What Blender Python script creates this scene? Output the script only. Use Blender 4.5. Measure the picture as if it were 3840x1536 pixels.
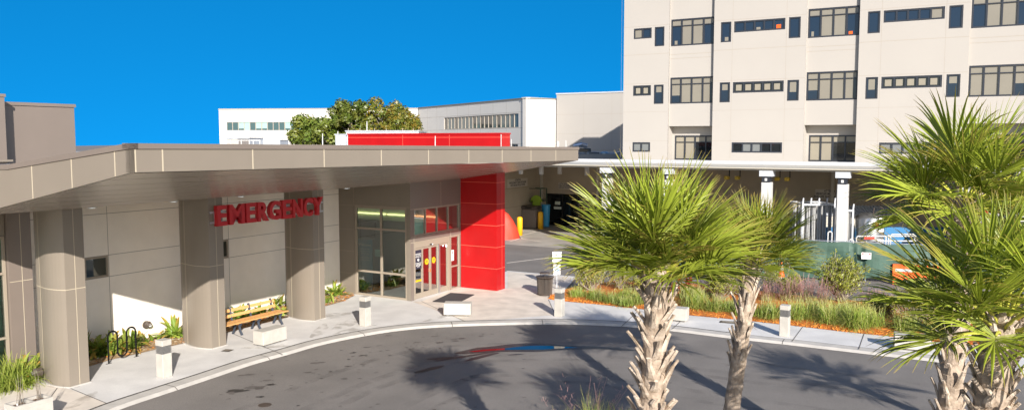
import bpy, math, random
from mathutils import Vector, Matrix, Quaternion
R=math.radians
sc=bpy.context.scene
for o in list(bpy.data.objects): bpy.data.objects.remove(o)
# ---------------------------------------------------------------- camera
F=3031.0; PITCH=math.atan(243/F); H=6.55
cd=bpy.data.cameras.new("Camera"); cam=bpy.data.objects.new("Camera",cd); sc.collection.objects.link(cam)
cd.sensor_width=36; cd.lens=36*F/3840; cd.clip_start=.1; cd.clip_end=3000
cam.location=(0,0,H); cam.rotation_euler=(R(90)-PITCH,0,0); sc.camera=cam
# ---------------------------------------------------------------- sky
SUN=Vector((.30,-.954,0)).normalized()*math.cos(R(22.6)); SUN.z=math.sin(R(22.6))
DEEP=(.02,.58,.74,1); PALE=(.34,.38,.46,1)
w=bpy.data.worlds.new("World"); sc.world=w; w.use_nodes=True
nt=w.node_tree; nt.nodes.clear()
sky=nt.nodes.new('ShaderNodeTexSky'); sky.sky_type='NISHITA'; sky.sun_disc=False
sky.sun_elevation=R(22.6); sky.sun_rotation=math.atan2(SUN.x,SUN.y)
sky.air_density=1.0; sky.dust_density=.15; sky.ozone_density=4.5; sky.altitude=300
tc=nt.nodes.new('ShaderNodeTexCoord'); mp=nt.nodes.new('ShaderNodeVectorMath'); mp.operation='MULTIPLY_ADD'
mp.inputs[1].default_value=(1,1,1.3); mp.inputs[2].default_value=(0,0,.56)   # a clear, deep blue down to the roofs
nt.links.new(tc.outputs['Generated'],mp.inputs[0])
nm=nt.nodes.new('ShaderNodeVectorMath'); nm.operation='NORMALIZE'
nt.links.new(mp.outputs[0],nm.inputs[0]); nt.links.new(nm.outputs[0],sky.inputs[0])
# deep blue sky ahead; everywhere else a paler, brighter dome added as fill light
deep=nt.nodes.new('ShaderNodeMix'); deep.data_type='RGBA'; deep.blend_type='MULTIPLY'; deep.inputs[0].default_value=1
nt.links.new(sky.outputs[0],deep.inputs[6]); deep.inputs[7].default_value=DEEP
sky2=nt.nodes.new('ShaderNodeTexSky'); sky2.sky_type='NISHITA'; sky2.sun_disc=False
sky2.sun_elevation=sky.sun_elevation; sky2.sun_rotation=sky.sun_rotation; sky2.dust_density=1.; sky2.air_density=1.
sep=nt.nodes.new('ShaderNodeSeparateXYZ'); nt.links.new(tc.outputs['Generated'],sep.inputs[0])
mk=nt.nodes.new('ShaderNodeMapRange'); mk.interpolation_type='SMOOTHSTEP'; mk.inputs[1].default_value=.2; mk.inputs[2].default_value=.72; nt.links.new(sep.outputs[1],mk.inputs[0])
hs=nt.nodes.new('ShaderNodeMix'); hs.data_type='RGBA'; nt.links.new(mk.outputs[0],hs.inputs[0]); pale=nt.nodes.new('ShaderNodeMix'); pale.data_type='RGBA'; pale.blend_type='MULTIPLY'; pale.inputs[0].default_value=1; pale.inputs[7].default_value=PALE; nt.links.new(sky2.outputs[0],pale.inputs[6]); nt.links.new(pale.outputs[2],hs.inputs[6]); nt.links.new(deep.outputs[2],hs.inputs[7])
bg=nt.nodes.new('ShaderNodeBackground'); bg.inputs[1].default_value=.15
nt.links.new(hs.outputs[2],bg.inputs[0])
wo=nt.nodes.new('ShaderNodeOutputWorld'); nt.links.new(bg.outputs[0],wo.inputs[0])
# ---------------------------------------------------------------- sun
sl=bpy.data.lights.new("Sun",'SUN'); sl.energy=3.7; sl.angle=R(.45); sl.color=(1,.935,.85)
so=bpy.data.objects.new("Sun",sl); sc.collection.objects.link(so); so.location=(0,0,40)
so.rotation_euler=SUN.to_track_quat('Z','Y').to_euler()
vs=sc.view_settings; vs.view_transform='Standard'; vs.look='None'; vs.gamma=1; vs.use_curve_mapping=False; vs.exposure=1.17
sc.render.engine='CYCLES'
sc.cycles.max_bounces=8; sc.cycles.transparent_max_bounces=12
# ---------------------------------------------------------------- measuring helpers (photo pixel -> place)
C0=Vector((-7.29,15.43,0)); AX=Vector((math.cos(R(-30)),math.sin(R(-30)),0)); BX=Vector((.5,math.cos(R(30)),0))
def W(a,b,z=0): return C0+AX*a+BX*b+Vector((0,0,z))
def Wt(p): return W(p[0],p[1],p[2])
def ray(px,py):
    x=(px-1920)/F;y=-(py-768)/F
    return Vector((x,math.cos(PITCH)+y*math.sin(PITCH),-math.sin(PITCH)+y*math.cos(PITCH)))
def G(px,py,z=0.):
    d=ray(px,py);t=(z-H)/d.z
    return Vector((d.x*t,d.y*t,z))
def D(px,py,Y):
    d=ray(px,py);t=Y/d.y
    return Vector((d.x*t,Y,H+d.z*t))
# ---------------------------------------------------------------- materials
MATS={}
def mat(name,col=(.5,.5,.5),rough=.7,metal=0.,noise=.0,scale=8.,bump=0.,bscale=60.,spec=.5,col2=None,emit=0.,coat=0.,rand=0.,tip=None,streak=0.,fine=0.,fscale=200.):
    m=bpy.data.materials.new(name); m.use_nodes=True; t=m.node_tree; N=t.nodes; L=t.links
    p=N['Principled BSDF']; p.inputs['Roughness'].default_value=rough; p.inputs['Metallic'].default_value=metal
    p.inputs['Specular IOR Level'].default_value=spec
    if coat: p.inputs['Coat Weight'].default_value=coat; p.inputs['Coat Roughness'].default_value=.05
    c=(*col,1); src=None
    geo=N.new('ShaderNodeNewGeometry')
    def mixc(a,b,f):
        x=N.new('ShaderNodeMix'); x.data_type='RGBA'
        for s,v in ((6,a),(7,b)):
            if isinstance(v,tuple): x.inputs[s].default_value=v
            else: L.new(v,x.inputs[s])
        if isinstance(f,float): x.inputs[0].default_value=f
        else: L.new(f,x.inputs[0])
        return x.outputs[2]
    def noi(sc_,det=5,vec=None,lo=.35,hi=.65):
        n=N.new('ShaderNodeTexNoise'); n.inputs['Scale'].default_value=sc_; n.inputs['Detail'].default_value=det
        L.new(vec or geo.outputs['Position'],n.inputs['Vector'])
        r=N.new('ShaderNodeMapRange'); r.inputs[1].default_value=lo; r.inputs[2].default_value=hi
        L.new(n.outputs[0],r.inputs[0]); return r.outputs[0]
    src=c
    if noise or col2:
        c2=(*col2,1) if col2 else tuple(v*(1-noise) for v in col)+(1,)
        src=mixc(src,c2,noi(scale))
    if streak:
        v=N.new('ShaderNodeVectorMath'); v.operation='MULTIPLY'; v.inputs[1].default_value=(1,1,.12)
        L.new(geo.outputs['Position'],v.inputs[0])
        n=noi(3.,4,v.outputs[0],.45,.8)
        k=N.new('ShaderNodeMath'); k.operation='MULTIPLY'; k.inputs[1].default_value=streak; L.new(n,k.inputs[0])
        src=mixc(src,tuple(x*.6 for x in col)+(1,),k.outputs[0])
    if fine:
        n=noi(fscale,2,None,.3,.7)
        k=N.new('ShaderNodeMath'); k.operation='MULTIPLY'; k.inputs[1].default_value=fine; L.new(n,k.inputs[0])
        src=mixc(src,tuple(x*.35 for x in col)+(1,),k.outputs[0])
    if rand:
        oi=N.new('ShaderNodeObjectInfo'); h=N.new('ShaderNodeHueSaturation')
        r=N.new('ShaderNodeMapRange'); r.inputs[3].default_value=1-rand; r.inputs[4].default_value=1+rand; L.new(oi.outputs['Random'],r.inputs[0])
        L.new(r.outputs[0],h.inputs['Value'])
        if isinstance(src,tuple): h.inputs['Color'].default_value=src
        else: L.new(src,h.inputs['Color'])
        src=h.outputs[0]
    if tip:
        at=N.new('ShaderNodeAttribute'); at.attribute_name='tip'
        src=mixc(src,(*tip,1),at.outputs['Fac'])
    if isinstance(src,tuple): p.inputs['Base Color'].default_value=src
    else: L.new(src,p.inputs['Base Color'])
    if emit:
        p.inputs['Emission Color'].default_value=c; p.inputs['Emission Strength'].default_value=emit
    if bump:
        b=N.new('ShaderNodeBump'); b.inputs['Strength'].default_value=bump; b.inputs['Distance'].default_value=.02
        n=N.new('ShaderNodeTexNoise'); n.inputs['Scale'].default_value=bscale; n.inputs['Detail'].default_value=4
        L.new(geo.outputs['Position'],n.inputs['Vector']); L.new(n.outputs[0],b.inputs['Height']); L.new(b.outputs[0],p.inputs['Normal'])
    MATS[name]=m; return m
def glassmat(name,tint,refl=.3,rough=.0):
    m=bpy.data.materials.new(name); m.use_nodes=True; t=m.node_tree; N=t.nodes; L=t.links; N.clear()
    tr=N.new('ShaderNodeBsdfTransparent'); tr.inputs[0].default_value=(*tint,1)
    gl=N.new('ShaderNodeBsdfGlossy'); gl.inputs['Roughness'].default_value=rough; gl.inputs[0].default_value=(.9,.95,.93,1)
    lw=N.new('ShaderNodeFresnel'); lw.inputs[0].default_value=1.5
    mr=N.new('ShaderNodeMapRange'); mr.inputs[3].default_value=refl; mr.inputs[4].default_value=1; L.new(lw.outputs[0],mr.inputs[0])
    mx=N.new('ShaderNodeMixShader'); L.new(mr.outputs[0],mx.inputs[0]); L.new(tr.outputs[0],mx.inputs[1]); L.new(gl.outputs[0],mx.inputs[2])
    o=N.new('ShaderNodeOutputMaterial'); L.new(mx.outputs[0],o.inputs[0]); MATS[name]=m; return m
def leafmat(name,col,rand=.25,tip=None,trans=.35,rough=.45,col2=None,scale=3.):
    m=mat(name,col,rough,rand=rand,tip=tip,col2=col2,scale=scale); t=m.node_tree; N=t.nodes; L=t.links
    p=N['Principled BSDF']; out=[n for n in N if n.type=='OUTPUT_MATERIAL'][0]
    tl=N.new('ShaderNodeBsdfTranslucent'); mx=N.new('ShaderNodeMixShader'); mx.inputs[0].default_value=trans
    s=p.inputs['Base Color']
    if s.links: L.new(s.links[0].from_socket,tl.inputs[0])
    else: tl.inputs[0].default_value=s.default_value
    L.new(p.outputs[0],mx.inputs[1]); L.new(tl.outputs[0],mx.inputs[2]); L.new(mx.outputs[0],out.inputs[0]); return m
mat('asphalt',(.25,.228,.208),.85,noise=.22,scale=.5,bump=.5,bscale=90,fine=.5,fscale=70)
mat('concrete',(.68,.665,.645),.8,noise=.14,scale=1.2,bump=.15,bscale=40,fine=.12,fscale=30)
mat('concrete_warm',(.70,.63,.55),.8,noise=.2,scale=1.5,bump=.15,bscale=40)
mat('kerb',(.48,.455,.42),.8,noise=.15,scale=2.5,bump=.2,bscale=30)
mat('concrete_pad',(.40,.37,.33),.85,noise=.25,scale=.6,bump=.2,bscale=50)
mat('joint',(.10,.09,.08),.9)
mat('stain',(.30,.26,.20),.85,noise=.4,scale=3)
mat('oil',(.05,.047,.045),.5,noise=.3,scale=4)
mat('oil_faint',(.13,.115,.105),.7,noise=.3,scale=4)
mat('precast',(.47,.445,.40),.75,noise=.12,scale=5,bump=.2,bscale=50,streak=.15)
mat('precast_dark',(.17,.165,.16),.75,bump=.2)
mat('tan_metal',(.225,.192,.155),.38,.0,noise=.05,scale=1.,spec=.6,fine=.08,fscale=250,streak=.06)
mat('taupe_metal',(.185,.152,.13),.36,.0,noise=.05,scale=1.,spec=.6,streak=.06)
mat('soffit',(.38,.33,.28),.27,.3,noise=.04,scale=1.,spec=.9)
mat('pale_joint',(.46,.40,.30),.6)
mat('soft_joint',(.32,.27,.21),.5)
mat('dark_joint',(.20,.18,.15),.8)
mat('wall_cream',(.88,.81,.72),.85,noise=.05,scale=2,bump=.35,bscale=120,fine=.1,fscale=160)
mat('facade',(.395,.37,.34),.85,noise=.025,scale=.35,bump=.12,bscale=40)
mat('facade_white',(.58,.555,.52),.85,noise=.04,scale=.3)
mat('facade_grey',(.74,.70,.64),.85,noise=.04,scale=.3)
mat('facade_joint',(.36,.32,.27),.85)
mat('red_panel',(.43,.005,.007),.3,spec=.45,noise=.12,scale=.9,streak=.12)
mat('red_joint',(.80,.14,.09),.4)
mat('red_letter',(.46,.008,.016),.4)
mat('frame_dark',(.028,.032,.042),.4)
mat('frame_tan',(.30,.255,.20),.35,spec=.6)
mat('pane_blue',(.008,.02,.042),.04,spec=.8)
mat('pane_dark',(.015,.018,.02),.04,spec=.8)
mat('pane_blind',(.235,.215,.175),.25,spec=.6,noise=.06,scale=.7)
mat('pane_tan',(.30,.27,.21),.3,spec=.6,noise=.1,scale=.7)
mat('pane_aqua',(.30,.46,.42),.2,spec=.6)
mat('pane_teal',(.05,.10,.11),.08,spec=.8)
mat('black_metal',(.012,.012,.013),.35)
mat('iron_bench',(.035,.045,.065),.5)
mat('wood',(.70,.38,.14),.55,noise=.2,scale=20)
mat('steel',(.55,.56,.58),.3,.9)
mat('galv',(.52,.55,.60),.35,.6,noise=.2,scale=6)
mat('white_paint',(.55,.55,.54),.5,noise=.05,scale=2)
mat('canopy_white',(.50,.51,.53),.5)
mat('canopy_beige',(.52,.49,.42),.7)
mat('bay_wall',(.42,.36,.28),.85,noise=.08,scale=1.,bump=.2,bscale=60)
mat('ochre',(.45,.30,.02),.5)
mat('yellow',(.80,.44,.01),.45)
mat('orange',(.85,.12,.012),.5)
mat('brown_metal',(.075,.058,.047),.45)
mat('mulch',(.62,.20,.025),.9,col2=(.30,.085,.012),scale=14,bump=1.,bscale=25)
mat('mulch_chip',(.66,.24,.035),.85,rand=.3)
mat('gravel',(.50,.36,.20),.9,col2=(.24,.14,.07),scale=16,bump=1.,bscale=30)
mat('soil',(.10,.075,.05),.95,bump=.8,bscale=20)
mat('trunk',(.44,.35,.27),.9,col2=(.25,.19,.14),scale=9,bump=.7,bscale=30)
mat('boot',(.62,.52,.42),.85,col2=(.30,.225,.16),scale=7,bump=.6,bscale=40,fine=.25,fscale=60)
mat('boot_fibre',(.16,.095,.05),.95,bump=1,bscale=60)
mat('bark',(.24,.20,.16),.9,noise=.3,scale=8,bump=.5)
leafmat('frond',(.285,.34,.038),.42,tip=(.50,.34,.10),trans=.38,rough=.42)
leafmat('petiole',(.50,.50,.07),.2,trans=.1)
leafmat('dead_leaf',(.50,.30,.08),.2)
leafmat('leaf_broad',(.17,.26,.035),.25,tip=(.60,.33,.07),trans=.3)
leafmat('leaf_lime',(.33,.40,.07),.25,trans=.35)
leafmat('grass_green',(.27,.37,.06),.2,tip=(.52,.44,.14),trans=.35)
leafmat('grass_dry',(.42,.42,.13),.2,trans=.35)
leafmat('plume',(.50,.30,.27),.2,trans=.4)
leafmat('shrub_leaf',(.20,.25,.04),.2,col2=(.42,.42,.06),scale=6,trans=.3)
leafmat('tree_leaf',(.11,.17,.025),.2,col2=(.17,.18,.025),scale=1.2,trans=.25)
leafmat('tree_autumn',(.25,.17,.02),.2,col2=(.14,.17,.025),scale=1.,trans=.25)
leafmat('red_leaf',(.42,.045,.03),.2,trans=.3)
mat('stem',(.36,.31,.25),.9)
mat('blue_board',(.10,.33,.55),.4)
mat('blue_tile',(.02,.16,.36),.5)
mat('room_grey',(.16,.17,.17),.8)
mat('room_pale',(.70,.76,.66),.8)
mat('floor_tile',(.20,.19,.18),.3)
mat('black',(.01,.01,.01),.5)
mat('white_sign',(.82,.82,.80),.5)
mat('sign_text',(.03,.03,.05),.6)
mat('sign_blue',(.05,.25,.60),.5)
mat('sign_red',(.65,.02,.02),.5)
mat('glow',(1.,.58,.26),.5,emit=2.2)
mat('downlight',(.9,.95,1.),.5,emit=2.2)
mat('lamp_white',(.9,.92,1.),.5,emit=1.5)
mat('lens',(.7,.7,.68),.15)
mat('screen_green',(.035,.075,.055),.6,col2=(.06,.12,.09),scale=1.6,bump=.6,bscale=3)
mat('vest',(.26,.40,.03),.7)
mat('bin_blue',(.05,.35,.65),.4)
mat('aggregate',(.22,.19,.16),.9,col2=(.12,.10,.09),scale=50)
mat('tarp',(.62,.05,.025),.6,bump=.6,bscale=5)
mat('mat_rubber',(.045,.042,.045),.9)
mat('roof_unit',(.50,.53,.57),.6,noise=.08,scale=1)
mat('roof_grey',(.36,.35,.33),.9)
mat('water',(.015,.017,.02),.0,spec=1.)
mat('pink_panel',(.45,.40,.36),.6)
glassmat('glass_lobby',(.34,.66,.60),.2)
glassmat('glass_door',(.40,.34,.33),.42)
glassmat('glass_small',(.10,.30,.28),.16)
# ---------------------------------------------------------------- mesh builder
LOC={}
class MB:
    def __init__(s,T=None): s.v=[];s.f=[];s.m=[];s.T=T;s.mi=0;s.tip=[]
    def add(s,vs,fs,tips=None,mi=None):
        o=len(s.v)
        for q in vs:
            q=Vector(q); s.v.append(s.T(q) if s.T else q)
        s.tip+= list(tips) if tips else [0.]*len(vs)
        k=s.mi if mi is None else mi
        for f in fs: s.f.append([i+o for i in f]); s.m.append(k)
        return s
    def box(s,x0,x1,y0,y1,z0,z1,mi=None):
        return s.add([(x0,y0,z0),(x1,y0,z0),(x1,y1,z0),(x0,y1,z0),(x0,y0,z1),(x1,y0,z1),(x1,y1,z1),(x0,y1,z1)],
          [(0,3,2,1),(4,5,6,7),(0,1,5,4),(1,2,6,5),(2,3,7,6),(3,0,4,7)],mi=mi)
    def bbox(s,x0,x1,y0,y1,z0,z1,c=.01,mi=None):      # box with chamfered edges
        pts=[];X=(x0,x1);Y=(y0,y1);Z=(z0,z1)
        idx={}
        for i in (0,1):
            for j in (0,1):
                for k in (0,1):
                    sx,sy,sz=(1,-1)[i],(1,-1)[j],(1,-1)[k]
                    idx[i,j,k]=len(pts)
                    pts+=[(X[i],Y[j]+sy*c,Z[k]+sz*c),(X[i]+sx*c,Y[j],Z[k]+sz*c),(X[i]+sx*c,Y[j]+sy*c,Z[k])]
        fs=[]
        for i in (0,1):
            q=[idx[i,j,k] for j,k in ((0,0),(1,0),(1,1),(0,1))]; fs.append(q if i else q[::-1])
            q=[idx[j,i,k]+1 for j,k in ((0,0),(0,1),(1,1),(1,0))]; fs.append(q if i else q[::-1])
            q=[idx[j,k,i]+2 for j,k in ((0,0),(1,0),(1,1),(0,1))]; fs.append(q if i else q[::-1])
        for i in (0,1):
            for j in (0,1):
                a,b=idx[i,j,0],idx[i,j,1]; fs.append([a,b,b+1,a+1])
                a,b=idx[i,0,j],idx[i,1,j]; fs.append([a,b,b+2,a+2])
                a,b=idx[0,i,j],idx[1,i,j]; fs.append([a+1,b+1,b+2,a+2])
        for q in idx.values(): fs.append([q,q+1,q+2])
        return s.add(pts,fs,mi=mi)
    def prism(s,poly,z0,z1,mi=None):
        n=len(poly)
        z0f=z0 if callable(z0) else (lambda p:z0); z1f=z1 if callable(z1) else (lambda p:z1)
        vs=[(p[0],p[1],z0f(p)) for p in poly]+[(p[0],p[1],z1f(p)) for p in poly]
        return s.add(vs,[list(range(n))[::-1],list(range(n,2*n))]+[(i,(i+1)%n,(i+1)%n+n,i+n) for i in range(n)],mi=mi)
    def sheet(s,poly,z,mi=None):
        return s.add([(p[0],p[1],z) for p in poly],[list(range(len(poly)))],mi=mi)
    def tube(s,pts,r,n=8,mi=None,cap=True,tips=None):
        pts=[Vector(p) for p in pts]; rs=r if isinstance(r,(list,tuple)) else [r]*len(pts)
        vs=[];ti=[];u=None
        for i,p in enumerate(pts):
            d=(pts[min(i+1,len(pts)-1)]-pts[max(i-1,0)]).normalized()
            if u is None: u=d.cross(Vector((0,0,1))) if abs(d.z)<.95 else Vector((1,0,0))
            u=(u-d*u.dot(d)).normalized(); v=d.cross(u)
            for k in range(n):
                a=2*math.pi*k/n; vs.append(p+(u*math.cos(a)+v*math.sin(a))*rs[i]); ti.append(tips[i] if tips else 0)
        fs=[(i*n+k,i*n+(k+1)%n,(i+1)*n+(k+1)%n,(i+1)*n+k) for i in range(len(pts)-1) for k in range(n)]
        if cap: fs+=[list(range(n))[::-1],list(range((len(pts)-1)*n,len(pts)*n))]
        return s.add(vs,fs,ti,mi=mi)
    def cyl(s,x,y,z0,z1,r,r2=None,n=16,mi=None): return s.tube([(x,y,z0),(x,y,z1)],[r,r if r2 is None else r2],n,mi)
    def lathe(s,x,y,prof,n=20,mi=None):
        return s.tube([(x,y,z) for r,z in prof],[r for r,z in prof],n,mi)
    def bar(s,p,q,w,h=None,mi=None):
        p=Vector(p);q=Vector(q);h=h or w;d=(q-p).normalized()
        u=d.cross(Vector((0,0,1))) if abs(d.z)<.99 else Vector((1,0,0)); u.normalize(); v=u.cross(d)
        vs=[c+u*sx*w/2+v*sy*h/2 for c in (p,q) for sx,sy in ((-1,-1),(1,-1),(1,1),(-1,1))]
        return s.add(vs,[(3,2,1,0),(4,5,6,7),(0,1,5,4),(1,2,6,5),(2,3,7,6),(3,0,4,7)],mi=mi)
    def build(s,name,mats,parent=None,smooth=False,at=None):
        if not isinstance(mats,(list,tuple)): mats=[mats]
        o0=Vector(LOC[parent.name]) if parent else Vector(at or (0,0,0))
        me=bpy.data.meshes.new(name); me.from_pydata([v-o0 for v in s.v],[],s.f)
        for m in mats: me.materials.append(MATS[m] if isinstance(m,str) else m)
        me.polygons.foreach_set('material_index',s.m)
        if smooth: me.polygons.foreach_set('use_smooth',[True]*len(s.f))
        if any(s.tip):
            a=me.attributes.new('tip','FLOAT','POINT'); a.data.foreach_set('value',s.tip)
        me.update(); o=bpy.data.objects.new(name,me); sc.collection.objects.link(o)
        if parent: o.parent=parent; LOC[o.name]=tuple(o0)
        else: o.location=o0; LOC[o.name]=tuple(o0)
        return o
def tag(o,label=None,cat=None,group=None,kind=None):
    if label: o['label']=label
    if cat: o['category']=cat
    if group: o['group']=group
    if kind: o['kind']=kind
    return o
def root(name,loc,label,cat,group=None):
    o=bpy.data.objects.new(name,None); o.empty_display_size=.2; sc.collection.objects.link(o); o.location=loc; LOC[o.name]=tuple(loc)
    return tag(o,label,cat,group)
def struct(name,mb,m): return tag(mb.build(name,m),kind='structure')
def copy_tree(o,parent=None,loc=None,label=None,rz=None,scale=None):
    c=o.copy(); sc.collection.objects.link(c)
    if parent: c.parent=parent
    if loc is not None: c.location=loc
    if rz is not None: c.rotation_euler=(0,0,rz)
    if scale: c.scale=(scale,)*3
    if label: c['label']=label
    LOC[c.name]=tuple(c.location)
    for ch in list(o.children): copy_tree(ch,c)
    return c
def text_into(mb,txt,size,P,U,V=Vector((0,0,1)),depth=0.,bold=0.,sx=1.,mi=None,align='CENTER',track=1.):
    cu=bpy.data.curves.new('t','FONT'); cu.body=txt; cu.size=size; cu.extrude=depth; cu.offset=bold; cu.align_x=align; cu.resolution_u=3; cu.space_character=track
    ob=bpy.data.objects.new('t',cu); sc.collection.objects.link(ob)
    me=bpy.data.meshes.new_from_object(ob.evaluated_get(bpy.context.evaluated_depsgraph_get()))
    Nn=U.cross(V); P=Vector(P); T=mb.T; mb.T=None
    mb.add([P+U*v.co.x*sx+V*v.co.y+Nn*v.co.z for v in me.vertices],[list(f.vertices) for f in me.polygons],mi=mi)
    mb.T=T
    bpy.data.objects.remove(ob); bpy.data.curves.remove(cu); bpy.data.meshes.remove(me)
def gridwall(mb,u0,u1,v0,v1,holes,fn,rev=.12,mi=0):
    """wall rectangle u x v with rectangular openings and reveals; fn(u,v,depth)->point"""
    us=sorted({u0,u1,*[h[i] for h in holes for i in (0,1)]}); vsn=sorted({v0,v1,*[h[i] for h in holes for i in (2,3)]})
    us=[u for u in us if u0<=u<=u1]; vsn=[v for v in vsn if v0<=v<=v1]
    for i in range(len(us)-1):
        for j in range(len(vsn)-1):
            cu,cv=(us[i]+us[i+1])/2,(vsn[j]+vsn[j+1])/2
            if any(h[0]<cu<h[1] and h[2]<cv<h[3] for h in holes): continue
            mb.add([fn(us[i],vsn[j],0),fn(us[i+1],vsn[j],0),fn(us[i+1],vsn[j+1],0),fn(us[i],vsn[j+1],0)],[(0,1,2,3)],mi=mi)
    for h in holes:
        c=[(h[0],h[2]),(h[1],h[2]),(h[1],h[3]),(h[0],h[3])]
        for i in range(4):
            p,q=c[i],c[(i+1)%4]
            mb.add([fn(*p,0),fn(*q,0),fn(*q,rev),fn(*p,rev)],[(3,2,1,0)],mi=mi)
def ab(P):
    q=Vector((P[0]-C0.x,P[1]-C0.y,0)); return (q.dot(AX),q.dot(BX))
def Fb(px,py,b):
    d=ray(px,py); t=(b-ab((0,0))[1])/(Vector((d.x,d.y,0)).dot(BX)); P=Vector((0,0,H))+d*t; return (ab(P)[0],P.z)
def Fa(px,py,a):
    d=ray(px,py); t=(a-ab((0,0))[0])/(Vector((d.x,d.y,0)).dot(AX)); P=Vector((0,0,H))+d*t; return (ab(P)[1],P.z)
ZA=-.07   # asphalt level; the pavements are at 0
# ================================================================ ground
g=MB(); g.sheet([(-500,-200),(600,-200),(600,1500),(-500,1500)],ZA-.01); struct('ground',g,'asphalt')
def gp(pts,z=0.): return [G(x,y,z) for x,y in pts]
kerb_px=[(100,1700),(280,1608),(444,1536),(620,1476),(800,1416),(942,1368),(1083,1328),(1225,1288),(1413,1251),(1555,1233),(1697,1224),(1850,1219),(2000,1216),(2150,1216),(2370,1226),(2533,1242),(2741,1268),(3000,1297),(3273,1329),(3533,1359),(3840,1401),(4300,1470)]
K0=[Vector((p.x,p.y,0)) for p in gp(kerb_px,ZA)]
def smooth(P,n=4):
    out=[]
    for i in range(len(P)-1):
        p0=P[max(i-1,0)];p1=P[i];p2=P[i+1];p3=P[min(i+2,len(P)-1)]
        for k in range(n):
            t=k/n; out.append(.5*((2*p1)+(p2-p0)*t+(2*p0-5*p1+4*p2-p3)*t*t+(3*p1-p0-3*p2+p3)*t**3))
    out.append(P[-1]); return out
K0=smooth(K0,4)
def offset(P,d):
    out=[]
    for i,p in enumerate(P):
        t=(P[min(i+1,len(P)-1)]-P[max(i-1,0)]).normalized(); out.append(p+Vector((-t.y,t.x,0))*d)
    return out
K1=offset(K0,.10); K2=offset(K0,.46)
m=MB()
for i in range(len(K0)-1):
    z=Vector((0,0,1))
    m.add([K0[i]+z*ZA,K0[i+1]+z*ZA,K1[i+1]+z*.0,K1[i]+z*0.],[(0,1,2,3)])
    m.add([K1[i],K1[i+1],K2[i+1]+z*.012,K2[i]+z*.012],[(0,1,2,3)])
    if i%9==4:
        t=(K2[i]-K1[i]); n=(K0[i+1]-K0[i]).normalized()*.012
        m.add([K0[i]-n+z*(ZA+.006),K0[i]+n+z*(ZA+.006),K1[i]+n+z*.004,K1[i]-n+z*.004],[(0,1,2,3)],mi=1)
        m.add([K1[i]-n+z*.004,K1[i]+n+z*.004,K2[i]+n+z*.016,K2[i]-n+z*.016],[(0,1,2,3)],mi=1)
struct('kerb',m,['kerb','joint'])
bedf=gp([(3840,1312),(3533,1284),(3325,1260),(3160,1243),(3000,1224),(2762,1198),(2559,1180),(2397,1158),(2230,1140),(2120,1130),(2057,1121)])
bedb=gp([(2110,1098),(2170,1070),(2300,1050),(2480,1052),(2700,1066),(2900,1092),(3100,1118),(3300,1128),(3550,1140),(3840,1150)])
rim=offset(K2,.03)
poly=[W(-16,-6),W(-16,1)]
poly=list(rim)+[Vector((24,23.5,0))]+bedf+[bedb[0]]+gp([(2150,1050),(2185,1039),(1904,1015)])+[W(-6,22.5),W(-16,22.5),W(-16,-8)]
m=MB(); m.sheet(poly,.012)
struct('pavement',m,'concrete')
# warmer slabs, joints and stains of the pavement
m=MB()
m.sheet(gp([(1546,1131),(1580,1130),(1726,1078),(1864,1090),(1903,1082),(1904,1018),(2150,1040),(2120,1085),(2052,1122),(2085,1180),(1900,1196),(1740,1202)]),.0165)
m.sheet(gp([(0,1475),(120,1432),(265,1460),(397,1512),(330,1536),(200,1600),(0,1640)]),.0165)
struct('entrance_slab',m,'concrete_warm')
m=MB()
for a,b in (((2057,1124),(2085,1187)),((2400,1160),(2330,1225)),((2577,1182),(2520,1235)),((3010,1226),(2970,1280)),((3240,1252),(3220,1310)),((1580,1130),(1745,1206)),((265,1457),(400,1513)),((215,1455),(190,1490)),((3530,1285),(3520,1340)),((1060,1330),(870,1250))):
    p,q=G(*a),G(*b); n=(q-p).normalized(); n=Vector((-n.y,n.x,0))*.012
    m.add([Vector((v.x,v.y,.0205)) for v in (p-n,q-n,q+n,p+n)],[(0,1,2,3)])
for i in range(len(rim)-1):
    if i<64:
        a,b=rim[i],rim[i+1]; n=(b-a).normalized(); n=Vector((-n.y,n.x,0))*.016
        m.add([Vector((v.x,v.y,.0205)) for v in (a-n,b-n,b+n,a+n)],[(0,1,2,3)])
struct('pavement_joints',m,'joint')
rng=random.Random(4)
def blob(m,c,rx,ry,ang,z,n=22,j=.25,mi=None,r=rng):
    pts=[]; ph=[r.random()*6.3 for _ in range(4)]
    for k in range(n):
        t=2*math.pi*k/n; q=1+j*(math.sin(2*t+ph[0])*.5+math.sin(3*t+ph[1])*.4+math.sin(5*t+ph[2])*.35+math.sin(7*t+ph[3])*.25)
        x=rx*q*math.cos(t);y=ry*q*math.sin(t)
        pts.append((c[0]+x*math.cos(ang)-y*math.sin(ang),c[1]+x*math.sin(ang)+y*math.cos(ang)))
    m.sheet(pts,z,mi)
def stainmat(name,col,alpha,scale):
    mm=bpy.data.materials.new(name); mm.use_nodes=True; N=mm.node_tree.nodes; L=mm.node_tree.links; p=N['Principled BSDF']
    p.inputs['Base Color'].default_value=(*col,1); p.inputs['Roughness'].default_value=.8
    g_=N.new('ShaderNodeNewGeometry'); n=N.new('ShaderNodeTexNoise'); n.inputs['Scale'].default_value=scale; n.inputs['Detail'].default_value=5; L.new(g_.outputs['Position'],n.inputs['Vector'])
    r=N.new('ShaderNodeMapRange'); r.inputs[1].default_value=.42; r.inputs[2].default_value=.62; r.inputs[4].default_value=alpha; L.new(n.outputs[0],r.inputs[0]); L.new(r.outputs[0],p.inputs['Alpha']); MATS[name]=mm
stainmat('stain_soft',(.24,.19,.13),.25,2.6); stainmat('tyre_film',(.10,.09,.085),.16,1.2)
m=MB()
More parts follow.
